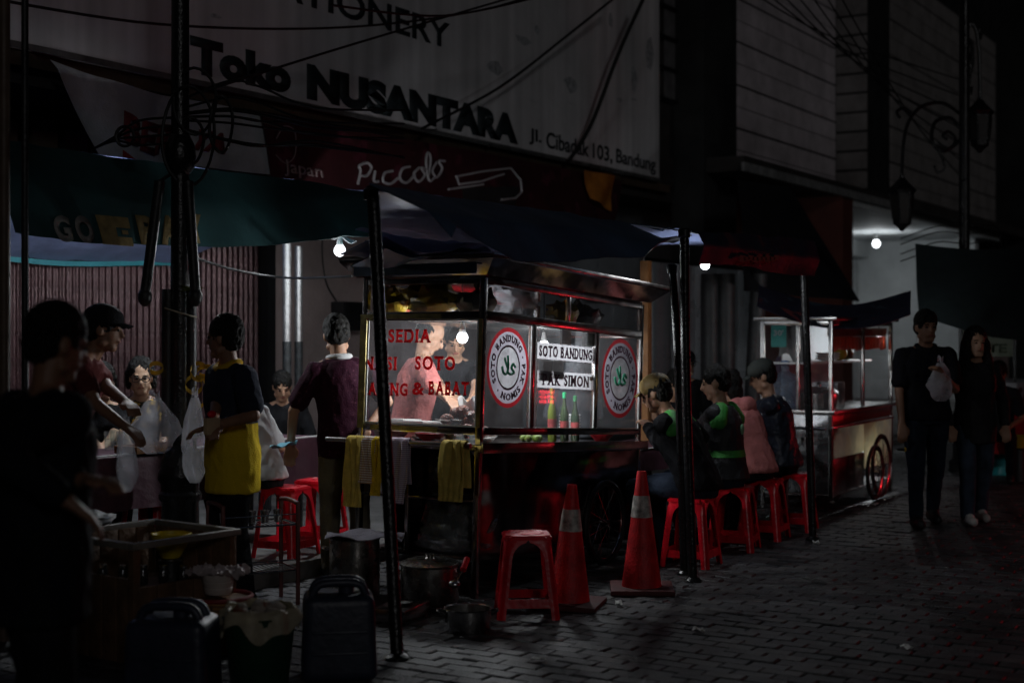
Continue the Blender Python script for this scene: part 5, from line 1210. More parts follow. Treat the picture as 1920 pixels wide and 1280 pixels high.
for i in range(6):
    e = thing('glass_jar', 'small dark glass jar in the crate slot, %s from the left' % ['first', 'second', 'third', 'fourth', 'fifth', 'sixth'][i], 'jar', crw(-.22 + i * .05 * 1.1, .2 - i * .085, .322), 0, 'jars in the crate slot')
    MB().lathe([(.022, 0), (.024, .005), (.024, .07), (.018, .08)], 12).build('jar', M('dark_jar_glass', (.02, .02, .022), .08, spec=.7), e); MB().lathe([(.02, .081), (.02, .095), (.002, .096)], 12).build('lid', STEEL, e)
bag('plastic_bundle', 'grey crumpled plastic sheet on the far rim of the wooden crate', crw(-.1, .3, .577), (.13, .08, .035), M('grey_sheet_plastic', (.16, .17, .18), .3, var=.4), seed=71, tie=False)

# wire rack of brown tube
rk = thing('wire_rack', 'low brown tube rack with wire shelves behind the basket', 'rack', at(468, 8.15), -R(58) + .5)
TUB = M('maroon_tube', (.14, .045, .04), .4, var=.35)
for x in (-.20, .24):
    MB().tube(smooth_path([(x, -.14, 0), (x, -.14, .52), (x, -.11, .58), (x, .11, .58), (x, .14, .52), (x, .14, 0)], 4), .013, 8).build('end_frame', TUB, rk)
for z in (.2, .46):
    sh_ = MB().tube([(-.2, -.14, z), (.24, -.14, z), (.24, .14, z), (-.2, .14, z), (-.2, -.14, z)], .006, 6).build('shelf_frame', STEEL, rk, smooth=False)
    m = MB()
    for k in range(15): x = -.18 + k * .0285; m.tube([(x, -.14, z), (x, .14, z)], .0025, 5)
    m.build('shelf_wires', STEEL, sh_)
    MB().tube([(-.2, -.145, z + .06), (.24, -.145, z + .06)], .004, 6).build('guard_rail', STEEL, rk)
for i in range(5):
    e = thing('spoon_holder', 'steel tumbler on the wire rack, %s along the shelf' % ['first', 'second', 'third', 'fourth', 'fifth'][i], 'tumbler', Matrix.Translation(rk.location) @ Matrix.Rotation(rk.rotation_euler.z, 4, 'Z') @ Vector((-.15 + i * .08, .0, .4635)), 0, 'tumblers on the wire rack')
    MB().lathe([(.022, 0), (.028, .07), (.026, .07), (.02, .004), (.002, .004)], 12).build('cup', STEEL, e); MB().tube([(0, .01, .005), (.01, .02, .15)], .003, 5).build('spoon', STEEL, e)

# ------------------------------------------------------------------ tables
CLOTH = M('maroon_tablecloth', (.075, .03, .045), .55, var=.3, vs=5, bump=.4, bs=20)
def table(name, label, x0, x1, y0, y1, z, zf, drop, cmat, rotz=0.):
    c = Vector(((x0 + x1) / 2, (y0 + y1) / 2, zf)); e = thing(name, label, 'table', c)
    hx_, hy = (x1 - x0) / 2, (y1 - y0) / 2; h = z - zf
    MB().box(-hx_, hx_, -hy, hy, h - .03, h, .004).build('table_top', WOODD, e)
    for a in (-1, 1):
        for b_ in (-1, 1): MB().tube([(a * (hx_ - .08), b_ * (hy - .08), 0), (a * (hx_ - .08), b_ * (hy - .08), h - .03)], .018, 8).build('leg', BLACKP, e)
    def fn(u, v):
        # cloth: front skirt, top, back skirt
        L = 2 * hy + 2 * drop; s_ = v * L; x = -hx_ - .01 + (2 * hx_ + .02) * u; f = .016 * math.sin(x * 13) + .01 * math.sin(x * 29 + 1)
        if s_ < drop: k = 1 - s_ / drop; return (x, -hy - .012 - f * k - .02 * k, h + .004 - drop * k)
        if s_ < drop + 2 * hy: return (x, -hy - .012 + (s_ - drop) / (2 * hy) * (2 * hy + .024), h + .006)
        k = (s_ - drop - 2 * hy) / drop; return (x, hy + .012 + f * k, h + .004 - drop * k)
    cl = MB().sheet(fn, 90, 40, .003).build('tablecloth', cmat, e, ang=60)
    MB().tube([(-hx_, -hy - .014, h + .008), (hx_, -hy - .014, h + .008)], .006, 6).build('cloth_edge_clip', WHE, e)
    return e
table('dining_table', 'long dining table with maroon cloth under the left shelter', 4.7, 8.05, 6.62, 7.25, .80, .1, .34, CLOTH)
table('dining_table', 'narrow table in front of the row of diners on red stools', 9.22, 11.7, 4.62, 5.12, .70, 0, .16, CLOTH)
def small(name, label, cat, loc, parts, group=None):
    e = thing(name, label, cat, loc, 0, group)
    for nm, prof, mt in parts: MB().lathe(prof, 16).build(nm, mt, e)
TG = thin('tumbler_glass', (.9, .92, .9), .05, haze=.05)
for i, (px, yc) in enumerate(((205, 9.05), (216, 9.2), (228, 9.0), (240, 9.15))):
    small('water_glass', 'clear tumbler on the maroon table before the two women, %s from the left' % ['first', 'second', 'third', 'fourth'][i], 'glass', at(px, yc, .809), [('glass_wall', [(.028, 0), (.034, .12), (.032, .12), (.026, .006), (.002, .006)], TG), ('water', [(.025, .007), (.03, .07), (.002, .07)], thin('still_water', (.92, .95, .96), .02, ior=1.33))], 'tumblers on the maroon table')
e = thing('wooden_tray', 'brown wooden tray on the maroon table beside the lamp post', 'tray', at(280, 8.95, .809), 0); bars('tray_base', ORANGEW, e, [(-.2, .2, -.1, .1, 0, .012)], .003); bars('tray_rim', ORANGEW, e, [(-.2, .2, -.1, -.085, .0125, .045), (-.2, .2, .085, .1, .0125, .045), (-.2, -.185, -.084, .084, .0125, .045), (.185, .2, -.084, .084, .0125, .045)], .003)
bowl(at(1243, 10.75, .708), .075, .055, REDP, 'red soup bowl at the left end of the diners\' table', 'bowl', 'bowls on the diners\' table')
bowl(at(1310, 11.3, .708), .075, .055, WHE, 'white soup bowl between two diners on the narrow table', 'bowl', 'bowls on the diners\' table')
small('white_cup', 'white paper cup standing on the narrow table among the heads', 'cup', at(1345, 12.4, 1.02), [('cup_wall', [(.03, 0), (.042, .13), (.039, .13), (.028, .006), (.002, .006)], WHITEP), ('cup_rim', [(.041, .127), (.045, .131), (.041, .135)], WHITEP)])
bpy.data.objects['white_cup'].location = at(1345, 11.9, .708)
# wall box behind the purple-shirted man
p = Pt(640, 620, 9.28)
e = thing('wall_box', 'black box fixed to the pink wall behind the standing man', 'box', (p.x, 9.28, p.z)); MB().box(-.16, .16, -.16, .012, 0, .3, .01).build('case', BLACKP, e); MB().box(-.14, .14, -.166, -.161, .02, .28, .002).build('front', BLACKG, e)
MB().tube(smooth_path([(-.1, -.02, .3), (-.25, .0, .5), (-.3, .01, .8), (-.28, .01, 1.1)], 6), .008, 6).build('cable', CABLE, e)
e = tag(MB().tube(smooth_path([Pd(350, 478, 9.4), Pd(440, 506, 10), Pd(540, 521, 10.4), Pd(660, 518, 9.4)], 8), .009, 6).build('supply_cable', CABLE), 'black cable sagging from the lamp post past the two-tone poles', 'cable')
# upright orange timber at the far end of the cart
e = thing('timber_post', 'orange-brown timber post rising behind the far end of the soup cart', 'post', at(1211, 11.2)); MB().box(-.035, .035, -.035, .035, 0, 2.12, .004).build('shaft', ORANGEW, e); MB().box(-.06, .06, -.06, .06, 0, .03, .004).build('foot', ORANGEW, e)
pp = thing('metal_partition', 'pale glossy sheet-metal partition behind the diners', 'partition', (s_at(1212, 7.0), 7.0, 0))
w_ = s_at(1420, 7.0) - s_at(1212, 7.0); k = 5
for i in range(k): MB().box(w_ * i / k + .003, w_ * (i + 1) / k - .003, 0, .02, .05, 2.35, .004).build('metal_sheet', M('pale_sheet_metal', (.52, .56, .60), .28, .3, var=.2, vs=1.5, bump=.12, bs=3), pp)
MB().box(0, w_, .021, .05, 2.36, 2.40, .004).build('top_rail', STEEL, pp); MB().box(0, w_, .021, .05, .0, .06, .004).build('bottom_rail', STEEL, pp)
# dark pipes against the pale panel
for i, (px, w, lb) in enumerate(((1331, .10, 'thick dark pipe before the pale panel, left of the group'), (1361, .10, 'thick dark pipe before the pale panel, middle of the group'), (1403, .09, 'leaning dark pipe at the right of the group before the pale panel'))):
    e = thing('dark_pipe', lb, 'pipe', at(px, 15.5), 0, 'dark pipes behind the diners'); MB().tube([(0, 0, 0), RT * (.0 if i < 2 else .12) + Vector((0, 0, 2.2))], w, 14).build('pipe', M('grimy_dark_pipe', (.03, .03, .032), .5, var=.6, vs=8), e); MB().lathe([(w * 1.2, 0), (w * 1.2, .05), (w, .06)], 14).build('collar', BLACKP, e)

# ------------------------------------------------------------------ carrier bags by the lamp post
def hang_bag(label, px0, y0, px1, y1, yc, mat, seed, name='plastic_bag', fold=.6):
    a, b_ = Pd((px0 + px1) / 2, y0, yc), Pd((px0 + px1) / 2, y1, yc); H = a.z - b_.z; w = (px1 - px0) / FPX * yc / 2
    e = thing(name, label, 'plastic bag', a, 0, 'plastic bags by the lamp post'); vs = []; n_, m_ = 28, 16
    for i in range(m_ + 1):
        v = i / m_; r = w * (math.sin(math.pi * min(1, .08 + v * .72)) ** .8) * (1 if v < .9 else 1 - (v - .9) * 4)
        for j in range(n_):
            th = 6.2832 * j / n_; k = 1 + .45 * noise.noise(Vector((math.cos(th) * 1.6, math.sin(th) * 1.6, v * 2.6 + seed))) + .2 * noise.noise(Vector((math.cos(th) * 4, math.sin(th) * 4, v * 6 + seed))) + .10 * math.sin(th * 5 + seed) * (1 - v)
            p_ = RT * (r * k * math.cos(th)) + FW * (r * k * fold * math.sin(th)) + Vector((0, 0, -H * v)); vs.append(p_)
    q = MB().add(vs, [(i * n_ + j, i * n_ + (j + 1) % n_, (i + 1) * n_ + (j + 1) % n_, (i + 1) * n_ + j) for i in range(m_) for j in range(n_)]); q.build('bag_body', mat, e, ang=80)
    q = MB(); q.sheet(lambda u, v: RT * ((u - .5) * w * .5) + FW * .01 * math.sin(u * 9) + Vector((0, 0, .05 * (1 - v) + .012 * math.sin(u * 7))), 8, 4, .002); q.build('bag_handle', mat, e)
hang_bag('large milky plastic bag swinging left of the lamp post', 248, 750, 330, 850, 8.5, PLASTICW, 1)
hang_bag('white plastic bag hanging on the right of the lamp post', 342, 745, 388, 905, 8.45, PLASTICW, 5, fold=.4)
hang_bag('narrow bag of clear drink held in the capped man\'s hand', 217, 800, 256, 922, 7.9, PLASTIC, 9, 'drink_bag', .7)
hang_bag('pale plastic bag carried by the walking man in the vest', 1742, 680, 1785, 752, 11.2, PLASTICW, 13)

# litter on the paving
for i, (px, py) in enumerate(((1160, 1135), (1530, 1020), (1560, 945), (1640, 948), (1010, 1240), (1310, 1185), (1700, 1218))):
    e = thing('paper_scrap', 'small pale scrap of litter on the paving, %s from the left' % ['second', 'fourth', 'fifth', 'sixth', 'first', 'third', 'seventh'][i], 'litter', Pz(px, py) + Vector((0, 0, .008)), rnd.uniform(0, 3), 'litter on the paving')
    sd_ = rnd.uniform(0, 9); MB().sheet(lambda u, v: ((u - .5) * .06, (v - .5) * .04, .01 + .02 * noise.noise(Vector((u * 3, v * 3, sd_)))), 6, 5, .002).build('scrap', WHITEP, e)

# ------------------------------------------------------------------ car standing further along the street; its tail lamps mirror in the carts
cv = thing('parked_car', 'dark hatchback with lit red tail lamps, mirrored in the steel carts', 'car', (15.6, -.15, 0))
CARP = M('dark_car_paint', (.02, .022, .03), .2, .3, coat=.6, bump=0)
bm = bmesh.new(); prof = [(0, .28), (-.02, .55), (.0, .82), (.06, .98), (.32, 1.42), (.6, 1.5), (1.9, 1.49), (2.7, 1.02), (3.5, .92), (3.75, .7), (3.8, .32)]
m = MB(); ring = []
for yy, k in ((0, .96), (.06, 1), (1.54, 1), (1.6, .96)): ring.append([(x * 1 + (1.9 - x) * (1 - k), yy, z if z < .9 else .9 + (z - .9) * (k if yy in (0, 1.6) else 1)) for x, z in prof])
vs = [p_ for r_ in ring for p_ in r_]; npf = len(prof); fs = [(i * npf + j, i * npf + (j + 1) % npf, (i + 1) * npf + (j + 1) % npf, (i + 1) * npf + j) for i in range(3) for j in range(npf)] + [tuple(range(npf)), tuple(3 * npf + j for j in range(npf - 1, -1, -1))]
m.add(vs, fs).build('body', CARP, cv, ang=30)
MB().prism([(.07, .25, 1.02), (.07, 1.35, 1.02), (.295, 1.28, 1.38), (.295, .32, 1.38)], (-.012, 0, .006)).build('rear_window', BLACKG, cv, smooth=False)
for yy in (-.004, 1.6): MB().prism([(.35, yy, 1.0), (2.5, yy, 1.0), (1.85, yy, 1.40), (.6, yy, 1.40)], (0, .004, 0)).build('side_window', BLACKG, cv, smooth=False)
bars('bumper', BLACKP, cv, [(-.06, .05, .05, 1.55, .3, .5)], .02); bars('number_plate', WHITEP, cv, [(-.032, -.022, .58, 1.02, .58, .69)], 0)
TAIL = M('lit_red_diode', (.5, .01, .01), .3, emit=135, ecol=(1, .03, .05), bump=0); LENS = M('red_lamp_lens', (.25, .01, .01), .15)
for y0_, y1_ in ((.07, .30), (1.30, 1.53)): 
    tl_ = MB().box(-.04, .0, y0_, y1_, .66, .84, .012).build('tail_lamp', LENS, cv)
    for a in range(4):
        for c in range(3): MB().ell((-.043, y0_ + .032 + a * .055, .69 + c * .06), (.008, .02, .02), 10, 6).build('diode', TAIL, tl_)
for x in (.7, 3.05):
    for yy in (.0, 1.6): w_ = MB().lathe([(.15, -.09), (.29, -.09), (.30, -.06), (.30, .06), (.29, .09), (.15, .09)], 24).build('wheel', BLACKP, cv, loc=(x, yy, .30)); w_.rotation_euler = (R(90), 0, 0); MB().lathe([(.02, -.07), (.16, -.085), (.16, .085), (.02, .07)], 16).build('rim', STEEL, w_)
# ------------------------------------------------------------------ people
def remesh(mb, name, mat, parent, vox, smooth=4, fold=0., seed=0., fs=(9, 9, 5)):
    me = mb.mesh(name); o = bpy.data.objects.new(name, me); COL.objects.link(o)
    r = o.modifiers.new('r', 'REMESH'); r.mode = 'VOXEL'; r.voxel_size = vox; r.use_smooth_shade = True
    s_ = o.modifiers.new('s', 'SMOOTH'); s_.factor = .5; s_.iterations = smooth
    dg = bpy.context.evaluated_depsgraph_get(); dg.update()
    nm = bpy.data.meshes.new_from_object(o.evaluated_get(dg)); bpy.data.objects.remove(o); bpy.data.meshes.remove(me)
    if fold:
        n_ = len(nm.vertices); co = np.empty(n_ * 3); nm.vertices.foreach_get('co', co); no = np.empty(n_ * 3); nm.vertices.foreach_get('normal', no); co = co.reshape(-1, 3); no = no.reshape(-1, 3)
        d = np.array([noise.noise(Vector((p[0] * fs[0] + seed + p[2] * 3, p[1] * fs[1], p[2] * fs[2] - p[0] * 2))) + .5 * noise.noise(Vector((p[0] * fs[0] * 2.3, p[1] * fs[1] * 2.3 + seed, p[2] * fs[2] * 2.6))) for p in co])
        d = 1 - np.abs(d) * 2.2
        co += no * (d * fold)[:, None]; nm.vertices.foreach_set('co', co.ravel())
    nm.materials.clear(); nm.materials.append(mat); nm.polygons.foreach_set('use_smooth', [True] * len(nm.polygons)); nm.name = name
    return link(name, nm, parent)

def ik(a, b, l1, l2, hint):
    d = b - a; D = min(d.length, (l1 + l2) * .995); u = d.normalized(); x = (l1 * l1 - l2 * l2 + D * D) / (2 * D)
    h = math.sqrt(max(0, l1 * l1 - x * x)); p = hint - u * hint.dot(u)
    p = p.normalized() if p.length > 1e-5 else u.orthogonal().normalized()
    return a + u * x + p * h, a + u * D

def person(label, px, yc, phi, h=1.65, pose='stand', lean=0., twist=0., head=(0, 0), hands=(None, None), hints=(None, None), skin=SKIN, shirt=None, sleeve=.55, trousers=None, hem=None,
           hair='short', hairmat=HAIR, shoes=None, glasses=False, cap=None, vox=.0105, z=0., extra=None, group=None, bulk=1., seat=.45, step=0., loose=0., collar=None, loc=None, ears=True, shortleg=False, tilt=0.):
    "px/yc: where the body stands; phi: facing relative to the view; hands: world targets; head=(yaw, pitch) in degrees"
    k = h / 1.65; base = Vector(loc) if loc is not None else at(px, yc, z)
    e = thing('person', label, 'person', base, face(phi), group)
    Wm = Matrix.Translation(base) @ Matrix.Rotation(face(phi), 4, 'Z'); Wi = Wm.inverted()
    V = Vector
    sit = pose == 'sit'
    pz = (seat + .085) / k if sit else .87
    hips = [V((sx * .088, 0, pz)) for sx in (-1, 1)]
    if sit: knees = [V((sx * .13, .40, pz - .04)) for sx in (-1, 1)]; ank = [V((sx * .13, .34 + .05 * sx, .08)) for sx in (-1, 1)]
    else:
        knees = [V((sx * .095, .03 + step * sx * .5, .47)) for sx in (-1, 1)]; ank = [V((sx * .10, -.02 + step * sx * (1 if sx > 0 else 1.1), .085 + (0.03 if step and sx < 0 else 0))) for sx in (-1, 1)]
    piv = V((0, 0, pz + .02)); Rm = Matrix.Rotation(R(twist), 4, 'Z') @ Matrix.Rotation(R(-lean), 4, 'X') @ Matrix.Rotation(R(tilt), 4, 'Y')
    up = lambda x, y, z_: piv + (Rm @ V((x, y, z_ - .89)))
    rx, fy = (Rm @ V((1, 0, 0))), (Rm @ V((0, 1, 0)))
    sh_ = [up(sx * .163 * (.55 + .45 * bulk), -.005, 1.312) for sx in (-1, 1)]
    nb = up(0, .0, 1.37); hc = up(0, .03, 1.535)
    Hm = Matrix.Translation(hc) @ Rm.to_3x3().to_4x4() @ Matrix.Rotation(R(head[0]), 4, 'Z') @ Matrix.Rotation(R(-head[1]), 4, 'X')
    if lean > 15: Hm = Matrix.Translation(hc) @ Matrix.Rotation(R(twist + head[0]), 4, 'Z') @ Matrix.Rotation(R(-head[1]), 4, 'X')
    hp = lambda x, y, z_: Hm @ V((x, y, z_))
    el, wr = [], []
    for i, sx in enumerate((-1, 1)):
        tg = hands[i]
        tg = (Wi @ V(tg)) / k if tg is not None else (up(sx * .24, .06, .84) if not sit else V((sx * .14, .30, pz + .10)))
        hint = hints[i] if hints[i] is not None else V((sx * .6, -.8, -.5))
        q, w = ik(sh_[i], tg, .285, .25, V(hint)); el.append(q); wr.append(w)
    # torso rings
    rings = [(.80, .145, .105), (.88, .158, .112), (.97, .142, .102), (1.06, .136, .10), (1.16, .150, .108), (1.25, .154, .106), (1.31, .128, .086), (1.36, .078, .064)]
    def torso(inf, zlo=.80, shape=None):
        out = []
        for z_, a, b_ in rings:
            if z_ < zlo - 1e-6: continue
            w = 1 + (bulk - 1) * (1 if z_ < 1.3 else .4)
            a, b_ = a * w + inf, b_ * w + inf
            if z_ < .93 and sit: c = V((0, 0, pz + (z_ - .88))); out.append((c, V((a, 0, 0)), V((0, b_ * 1.1, 0))))
            else: out.append((up(0, 0, z_), rx * a, fy * b_))
        return out
    S = lambda m: ([setattr(m, 'v', [(x * k, y * k, z_ * k) for x, y, z_ in m.v])], m)[1]
    # body: one continuous surface
    b = MB(); b.loft(torso(-.012))
    for i, sx in enumerate((-1, 1)):
        b.cap(hips[i], knees[i], .078 * bulk, .052); b.cap(knees[i], ank[i], .050, .033)
        ft = V((ank[i].x, ank[i].y + .13, .035)) if not sit else V((ank[i].x, ank[i].y + .14, .035)); b.cap(V((ank[i].x, ank[i].y - .03, ank[i].z * .55)), ft, .036, .028); b.cap(ank[i], V((ank[i].x, ank[i].y, .045)), .033)
        b.cap(sh_[i], el[i], .048 * bulk, .037); b.cap(el[i], wr[i], .036, .026); b.cap(nb, sh_[i], .05, .05)
        f = (wr[i] - el[i]).normalized(); side = f.cross(V((0, 0, 1)));
        if side.length < .2: side = V((1, 0, 0))
        side.normalize(); nn = side.cross(f).normalized()
        pc = wr[i] + f * .055
        for t_ in (-.024, 0, .024): b.cap(wr[i] + f * .01 + side * t_ * .6, pc + f * .02 + side * t_, .018, .015)
        for q, t_ in enumerate((-.033, -.011, .011, .032)):
            L_ = (.058, .07, .075, .062)[q]; r0 = pc + f * .03 + side * t_; kn = r0 + f * L_ * .5 - nn * .008; b.cap(r0, kn, .0105, .0095); b.cap(kn, kn + f * L_ * .38 - nn * .026, .0095, .008)
        th_ = side * (1 if sx < 0 else -1); b.cap(wr[i] + f * .025 + th_ * .022, wr[i] + f * .06 + th_ * .05, .013, .011); b.cap(wr[i] + f * .06 + th_ * .05, wr[i] + f * .09 + th_ * .046 - nn * .012, .011, .009)
    b.cap(nb - V((0, 0, .02)), hp(0, -.012, -.05), .056, .052)
    rot = Hm.to_3x3()
    b.ell(hp(0, -.012, .03), (.074, .094, .090), 16, 12, rot); b.ell(hp(0, .016, -.032), (.060, .074, .086), 16, 12, rot)
    b.cap(hp(-.02, .058, -.092), hp(.02, .058, -.092), .024); b.cap(hp(-.048, .01, -.07), hp(.048, .01, -.07), .026)
    b.cap(hp(0, .088, .012), hp(0, .104, -.022), .0095, .0145); b.cap(hp(-.016, .086, -.052), hp(.016, .086, -.052), .0095); b.cap(hp(-.036, .078, .026), hp(.036, .078, .026), .011)
    if ears:
        for sx in (-1, 1): b.ell(hp(sx * .076, -.008, -.008), (.011, .022, .032), 8, 8, rot)
    remesh(S(b), 'body', skin, e, vox * .9, 3)
    m = S(MB().ell(hp(-.030, .083, .008), (.012, .007, .007), 8, 6, rot)); m.build('eye', BLACKG, e); m = S(MB().ell(hp(.030, .083, .008), (.012, .007, .007), 8, 6, rot)); m.build('eye', BLACKG, e)
    S(MB().cap(hp(-.017, .0935, -.053), hp(.017, .0935, -.053), .0038)).build('mouth', M('lip_red', (.25, .06, .055), .5), e)
    for sx in (-1, 1): S(MB().cap(hp(sx * .018, .0885, .030), hp(sx * .045, .080, .030), .0042)).build('eyebrow', hairmat, e)
    # clothes
    if trousers:
        t_ = MB(); rr = [r_ for r_ in torso(.012) if True]
        rr = [( (V((0, 0, pz + (z_ - .88))) if (sit and z_ < .93) else up(0, 0, z_)), (V((1, 0, 0)) if sit else rx) * (a * bulk + .010), (V((0, 1, 0)) if sit else fy) * (b_ * bulk + .010)) for z_, a, b_ in [(.79, .14, .10), (.86, .158, .112), (.93, .150, .108), (.98, .142, .104)]]
        t_.loft(rr)
        for i in (0, 1):
            t_.cap(hips[i] + V((0, 0, -.02)), knees[i], .090 * bulk, .066 + loose * .3)
            if not shortleg: t_.cap(knees[i], ank[i] + V((0, 0, .0)), .064 + loose * .3, .050 + loose)
        remesh(S(t_), 'trousers', trousers, e, vox, 2, .006, rnd.random() * 50)
    if shirt:
        t_ = MB(); zl = hem if hem is not None else .80
        rr = torso(.020 + loose * .5, .86)
        if zl < .86 and not sit: rr = [(V((0, 0, zl + .02)), V((.150 * bulk + .018 + loose * .5, 0, 0)), V((0, .112 * bulk + .018 + loose * .5, 0)))] + rr
        if sit: rr = [(V((0, -.01, pz - .03)), V((.165 * bulk + .02, 0, 0)), V((0, .125 * bulk + .02, 0)))] + rr
        t_.loft(rr, 20)
        for i in (0, 1):
            t_.cap(nb - (nb - up(0, 0, 1.30)) * .3, sh_[i], .055, .060)
            if sleeve <= 1: t_.cap(sh_[i], sh_[i].lerp(el[i], sleeve), .062 * bulk + loose * .3, .060 * bulk + loose * .3)
            else: t_.cap(sh_[i], el[i], .060 * bulk + loose * .3, .052 + loose * .3); t_.cap(el[i], el[i].lerp(wr[i], min(1, sleeve - 1)), .050 + loose * .3, .040 + loose * .2)
        remesh(S(t_), 'shirt' if sleeve <= 1 else 'jacket', shirt, e, vox, 2, .007, rnd.random() * 50)
    if collar: S(MB().tube([up(.068 * math.cos(a), .012 + .066 * math.sin(a), 1.392 - .035 * max(0, math.sin(a))) for a in np.linspace(0, 6.2832, 25)], .021, 8, cap=False)).build('collar', collar, e)
    if shoes:
        for i in (0, 1):
            s_ = MB(); a = ank[i]; s_.cap(V((a.x, a.y - .035, .042 if sit else a.z * .5)), V((a.x, a.y + .14, .04)), .046, .038); s_.cap(V((a.x, a.y - .02, a.z)), V((a.x, a.y + .06, .06)), .042, .04)
            o_ = S(s_); o_.v = [(x, y, max(z_, .002)) for x, y, z_ in o_.v]; o_.build('shoe', shoes, e)
    # hair
    if hair:
        q = MB(); rs = Hm.to_3x3()
        if hair == 'short': q.ell(hp(0, -.022, .045), (.082, .098, .092), 16, 12, rs); q.ell(hp(0, -.05, -.005), (.078, .062, .07), 14, 10, rs)
        if hair == 'bald': q.ell(hp(0, -.04, .02), (.079, .075, .075), 16, 12, rs)
        if hair in ('bob', 'long', 'bun'):
            q.ell(hp(0, -.034, .052), (.088, .098, .092), 16, 12, rs); q.ell(hp(0, -.055, -.02), (.086, .06, .09), 14, 10, rs)
            if hair != 'bun':
                for sx in (-1, 1): q.cap(hp(sx * .078, -.022, .03), hp(sx * .080, -.03, -.06), .026, .024)
            if hair == 'bun': q.ell(hp(0, -.085, .10), (.045, .045, .042), 12, 8, rs)
            if hair == 'long':
                for sx in (-1, 0, 1): q.cap(hp(sx * .06, -.05, .0), up(sx * .10, -.03 - (.06 if sx == 0 else 0), 1.18), .05, .045)
                for sx in (-1, 1): q.cap(hp(sx * .078, .01, .0), up(sx * .12, .07, 1.16), .030, .035)
        if hair == 'scarf':
            q.ell(hp(0, -.012, .035), (.094, .112, .108), 16, 12, rs); q.cap(hp(0, -.02, -.05), nb, .085, .10); q.cap(nb, up(0, .02, 1.28), .11, .15)
        remesh(S(q), 'headscarf' if hair == 'scarf' else 'hair', hairmat, e, .0075, 1, .010, rnd.random() * 50, (42, 42, 16))
    if glasses:
        q = MB()
        for sx in (-1, 1):
            q.tube([hp(sx * .033 + .026 * math.cos(a), .099, .006 + .018 * math.sin(a)) for a in np.linspace(0, 6.2832, 17)], .0026, 6, cap=False); q.tube([hp(sx * .058, .098, .01), hp(sx * .08, .0, .012)], .0026, 6)
        q.tube([hp(-.008, .101, .01), hp(.008, .101, .01)], .0026, 6); S(q).build('spectacles', BLACKG, e)
    if cap:
        q = MB(); rs = Hm.to_3x3(); q.ell(hp(0, -.012, .062), (.090, .112, .082), 18, 12, rs); o_ = remesh(S(q), 'cap', cap[0], e, .008, 2)
        q = MB(); dirn = cap[1] if len(cap) > 1 else 1
        q.sheet(lambda u, v: hp((u - .5) * .15, dirn * (.085 + .07 * v * math.sin(math.pi * (.15 + .7 * u))), .052 - .012 * v - .02 * (2 * u - 1) ** 2), 12, 5, .004); S(q).build('cap_brim', cap[0], e)
    if extra: extra(e, Wi, k, hp, up, wr)
    return e, [Wm @ (w * k) for w in wr], Wm @ (hc * k)

BLACKC = M('black_cotton', (.014, .014, .016), .9, var=.4, vs=9, bump=.4, bs=120); NAVYC = M('navy_cotton', (.02, .024, .042), .85, var=.35, vs=9, bump=.4, bs=120)
JEAN = M('dark_denim', (.02, .027, .043), .85, var=.45, vs=9, bump=.5, bs=200); DARKJ = M('charcoal_jacket', (.024, .024, .028), .6, var=.4, vs=9, bump=.4, bs=60)
SHOEB = M('black_shoe', (.015, .015, .015), .5); SHOEW = M('white_sneaker', (.62, .60, .57), .6, var=.2)
GREEN = M('driver_green', (.05, .30, .05), .55, var=.25, bump=.3, bs=80)
def patch(e, pts_fn, mat, name, nu=8, nv=8, th=.004): MB().sheet(pts_fn, nu, nv, th).build(name, mat, e, ang=80)

# 1 foreground passer-by, out of focus
person('dark blurred passer-by in the foreground at the left edge', 66, 4.5, 58, 1.63, lean=4, twist=10, hands=(Pd(158, 900, 4.35), Pd(128, 940, 4.2)), skin=SKIND, shirt=M('near_black_jacket', (.010, .011, .014), .8), sleeve=1.8, trousers=BLACKC, shoes=SHOEB, hem=.64, bulk=1.2, hair='short', head=(0, 12), group='people standing', loose=.02)
# 2 man in a cap holding bags
person('man in a black cap in profile handing over plastic bags behind the passer-by', 112, 8.2, 86, 1.74, lean=19, hands=(Pd(262, 782, 7.8), Pd(236, 800, 7.75)), hints=((-.6, -.3, -.9), (.6, -.3, -.9)), skin=SKIND, shirt=M('maroon_tee', (.10, .022, .022), .85), sleeve=.6, trousers=BLACKC, shoes=SHOEB, cap=(BLACKC,), hair='short', head=(0, 8), group='people standing')
# 3-4 seated women with spectacles
person('seated woman with spectacles and short black hair, half hidden behind the capped man', 190, 9.6, 160, 1.55, 'sit', lean=8, shirt=BLACKC, sleeve=.6, trousers=BLACKC, hair='bob', glasses=True, head=(8, 4), z=.1, group='people seated at the maroon table', hands=(Pd(172, 868, 9.1), Pd(206, 868, 9.1)), seat=.42, skin=M('pale_skin', (.50, .32, .22), .5, var=.1, sub=.08))
BATIK = blotch('black_yellow_batik', (.02, .016, .012), [(.45, .27, .02)], 26, .55, .7, 3)
person('seated woman with spectacles in a black and yellow batik blouse', 268, 9.75, 172, 1.58, 'sit', lean=8, shirt=BATIK, sleeve=.9, trousers=BLACKC, hair='bob', glasses=True, head=(6, 2), z=.1, group='people seated at the maroon table', hands=(Pd(300, 862, 9.15), Pd(250, 866, 9.1)), seat=.44, skin=M('pale_skin', (.50, .32, .22), .5, var=.1, sub=.08))
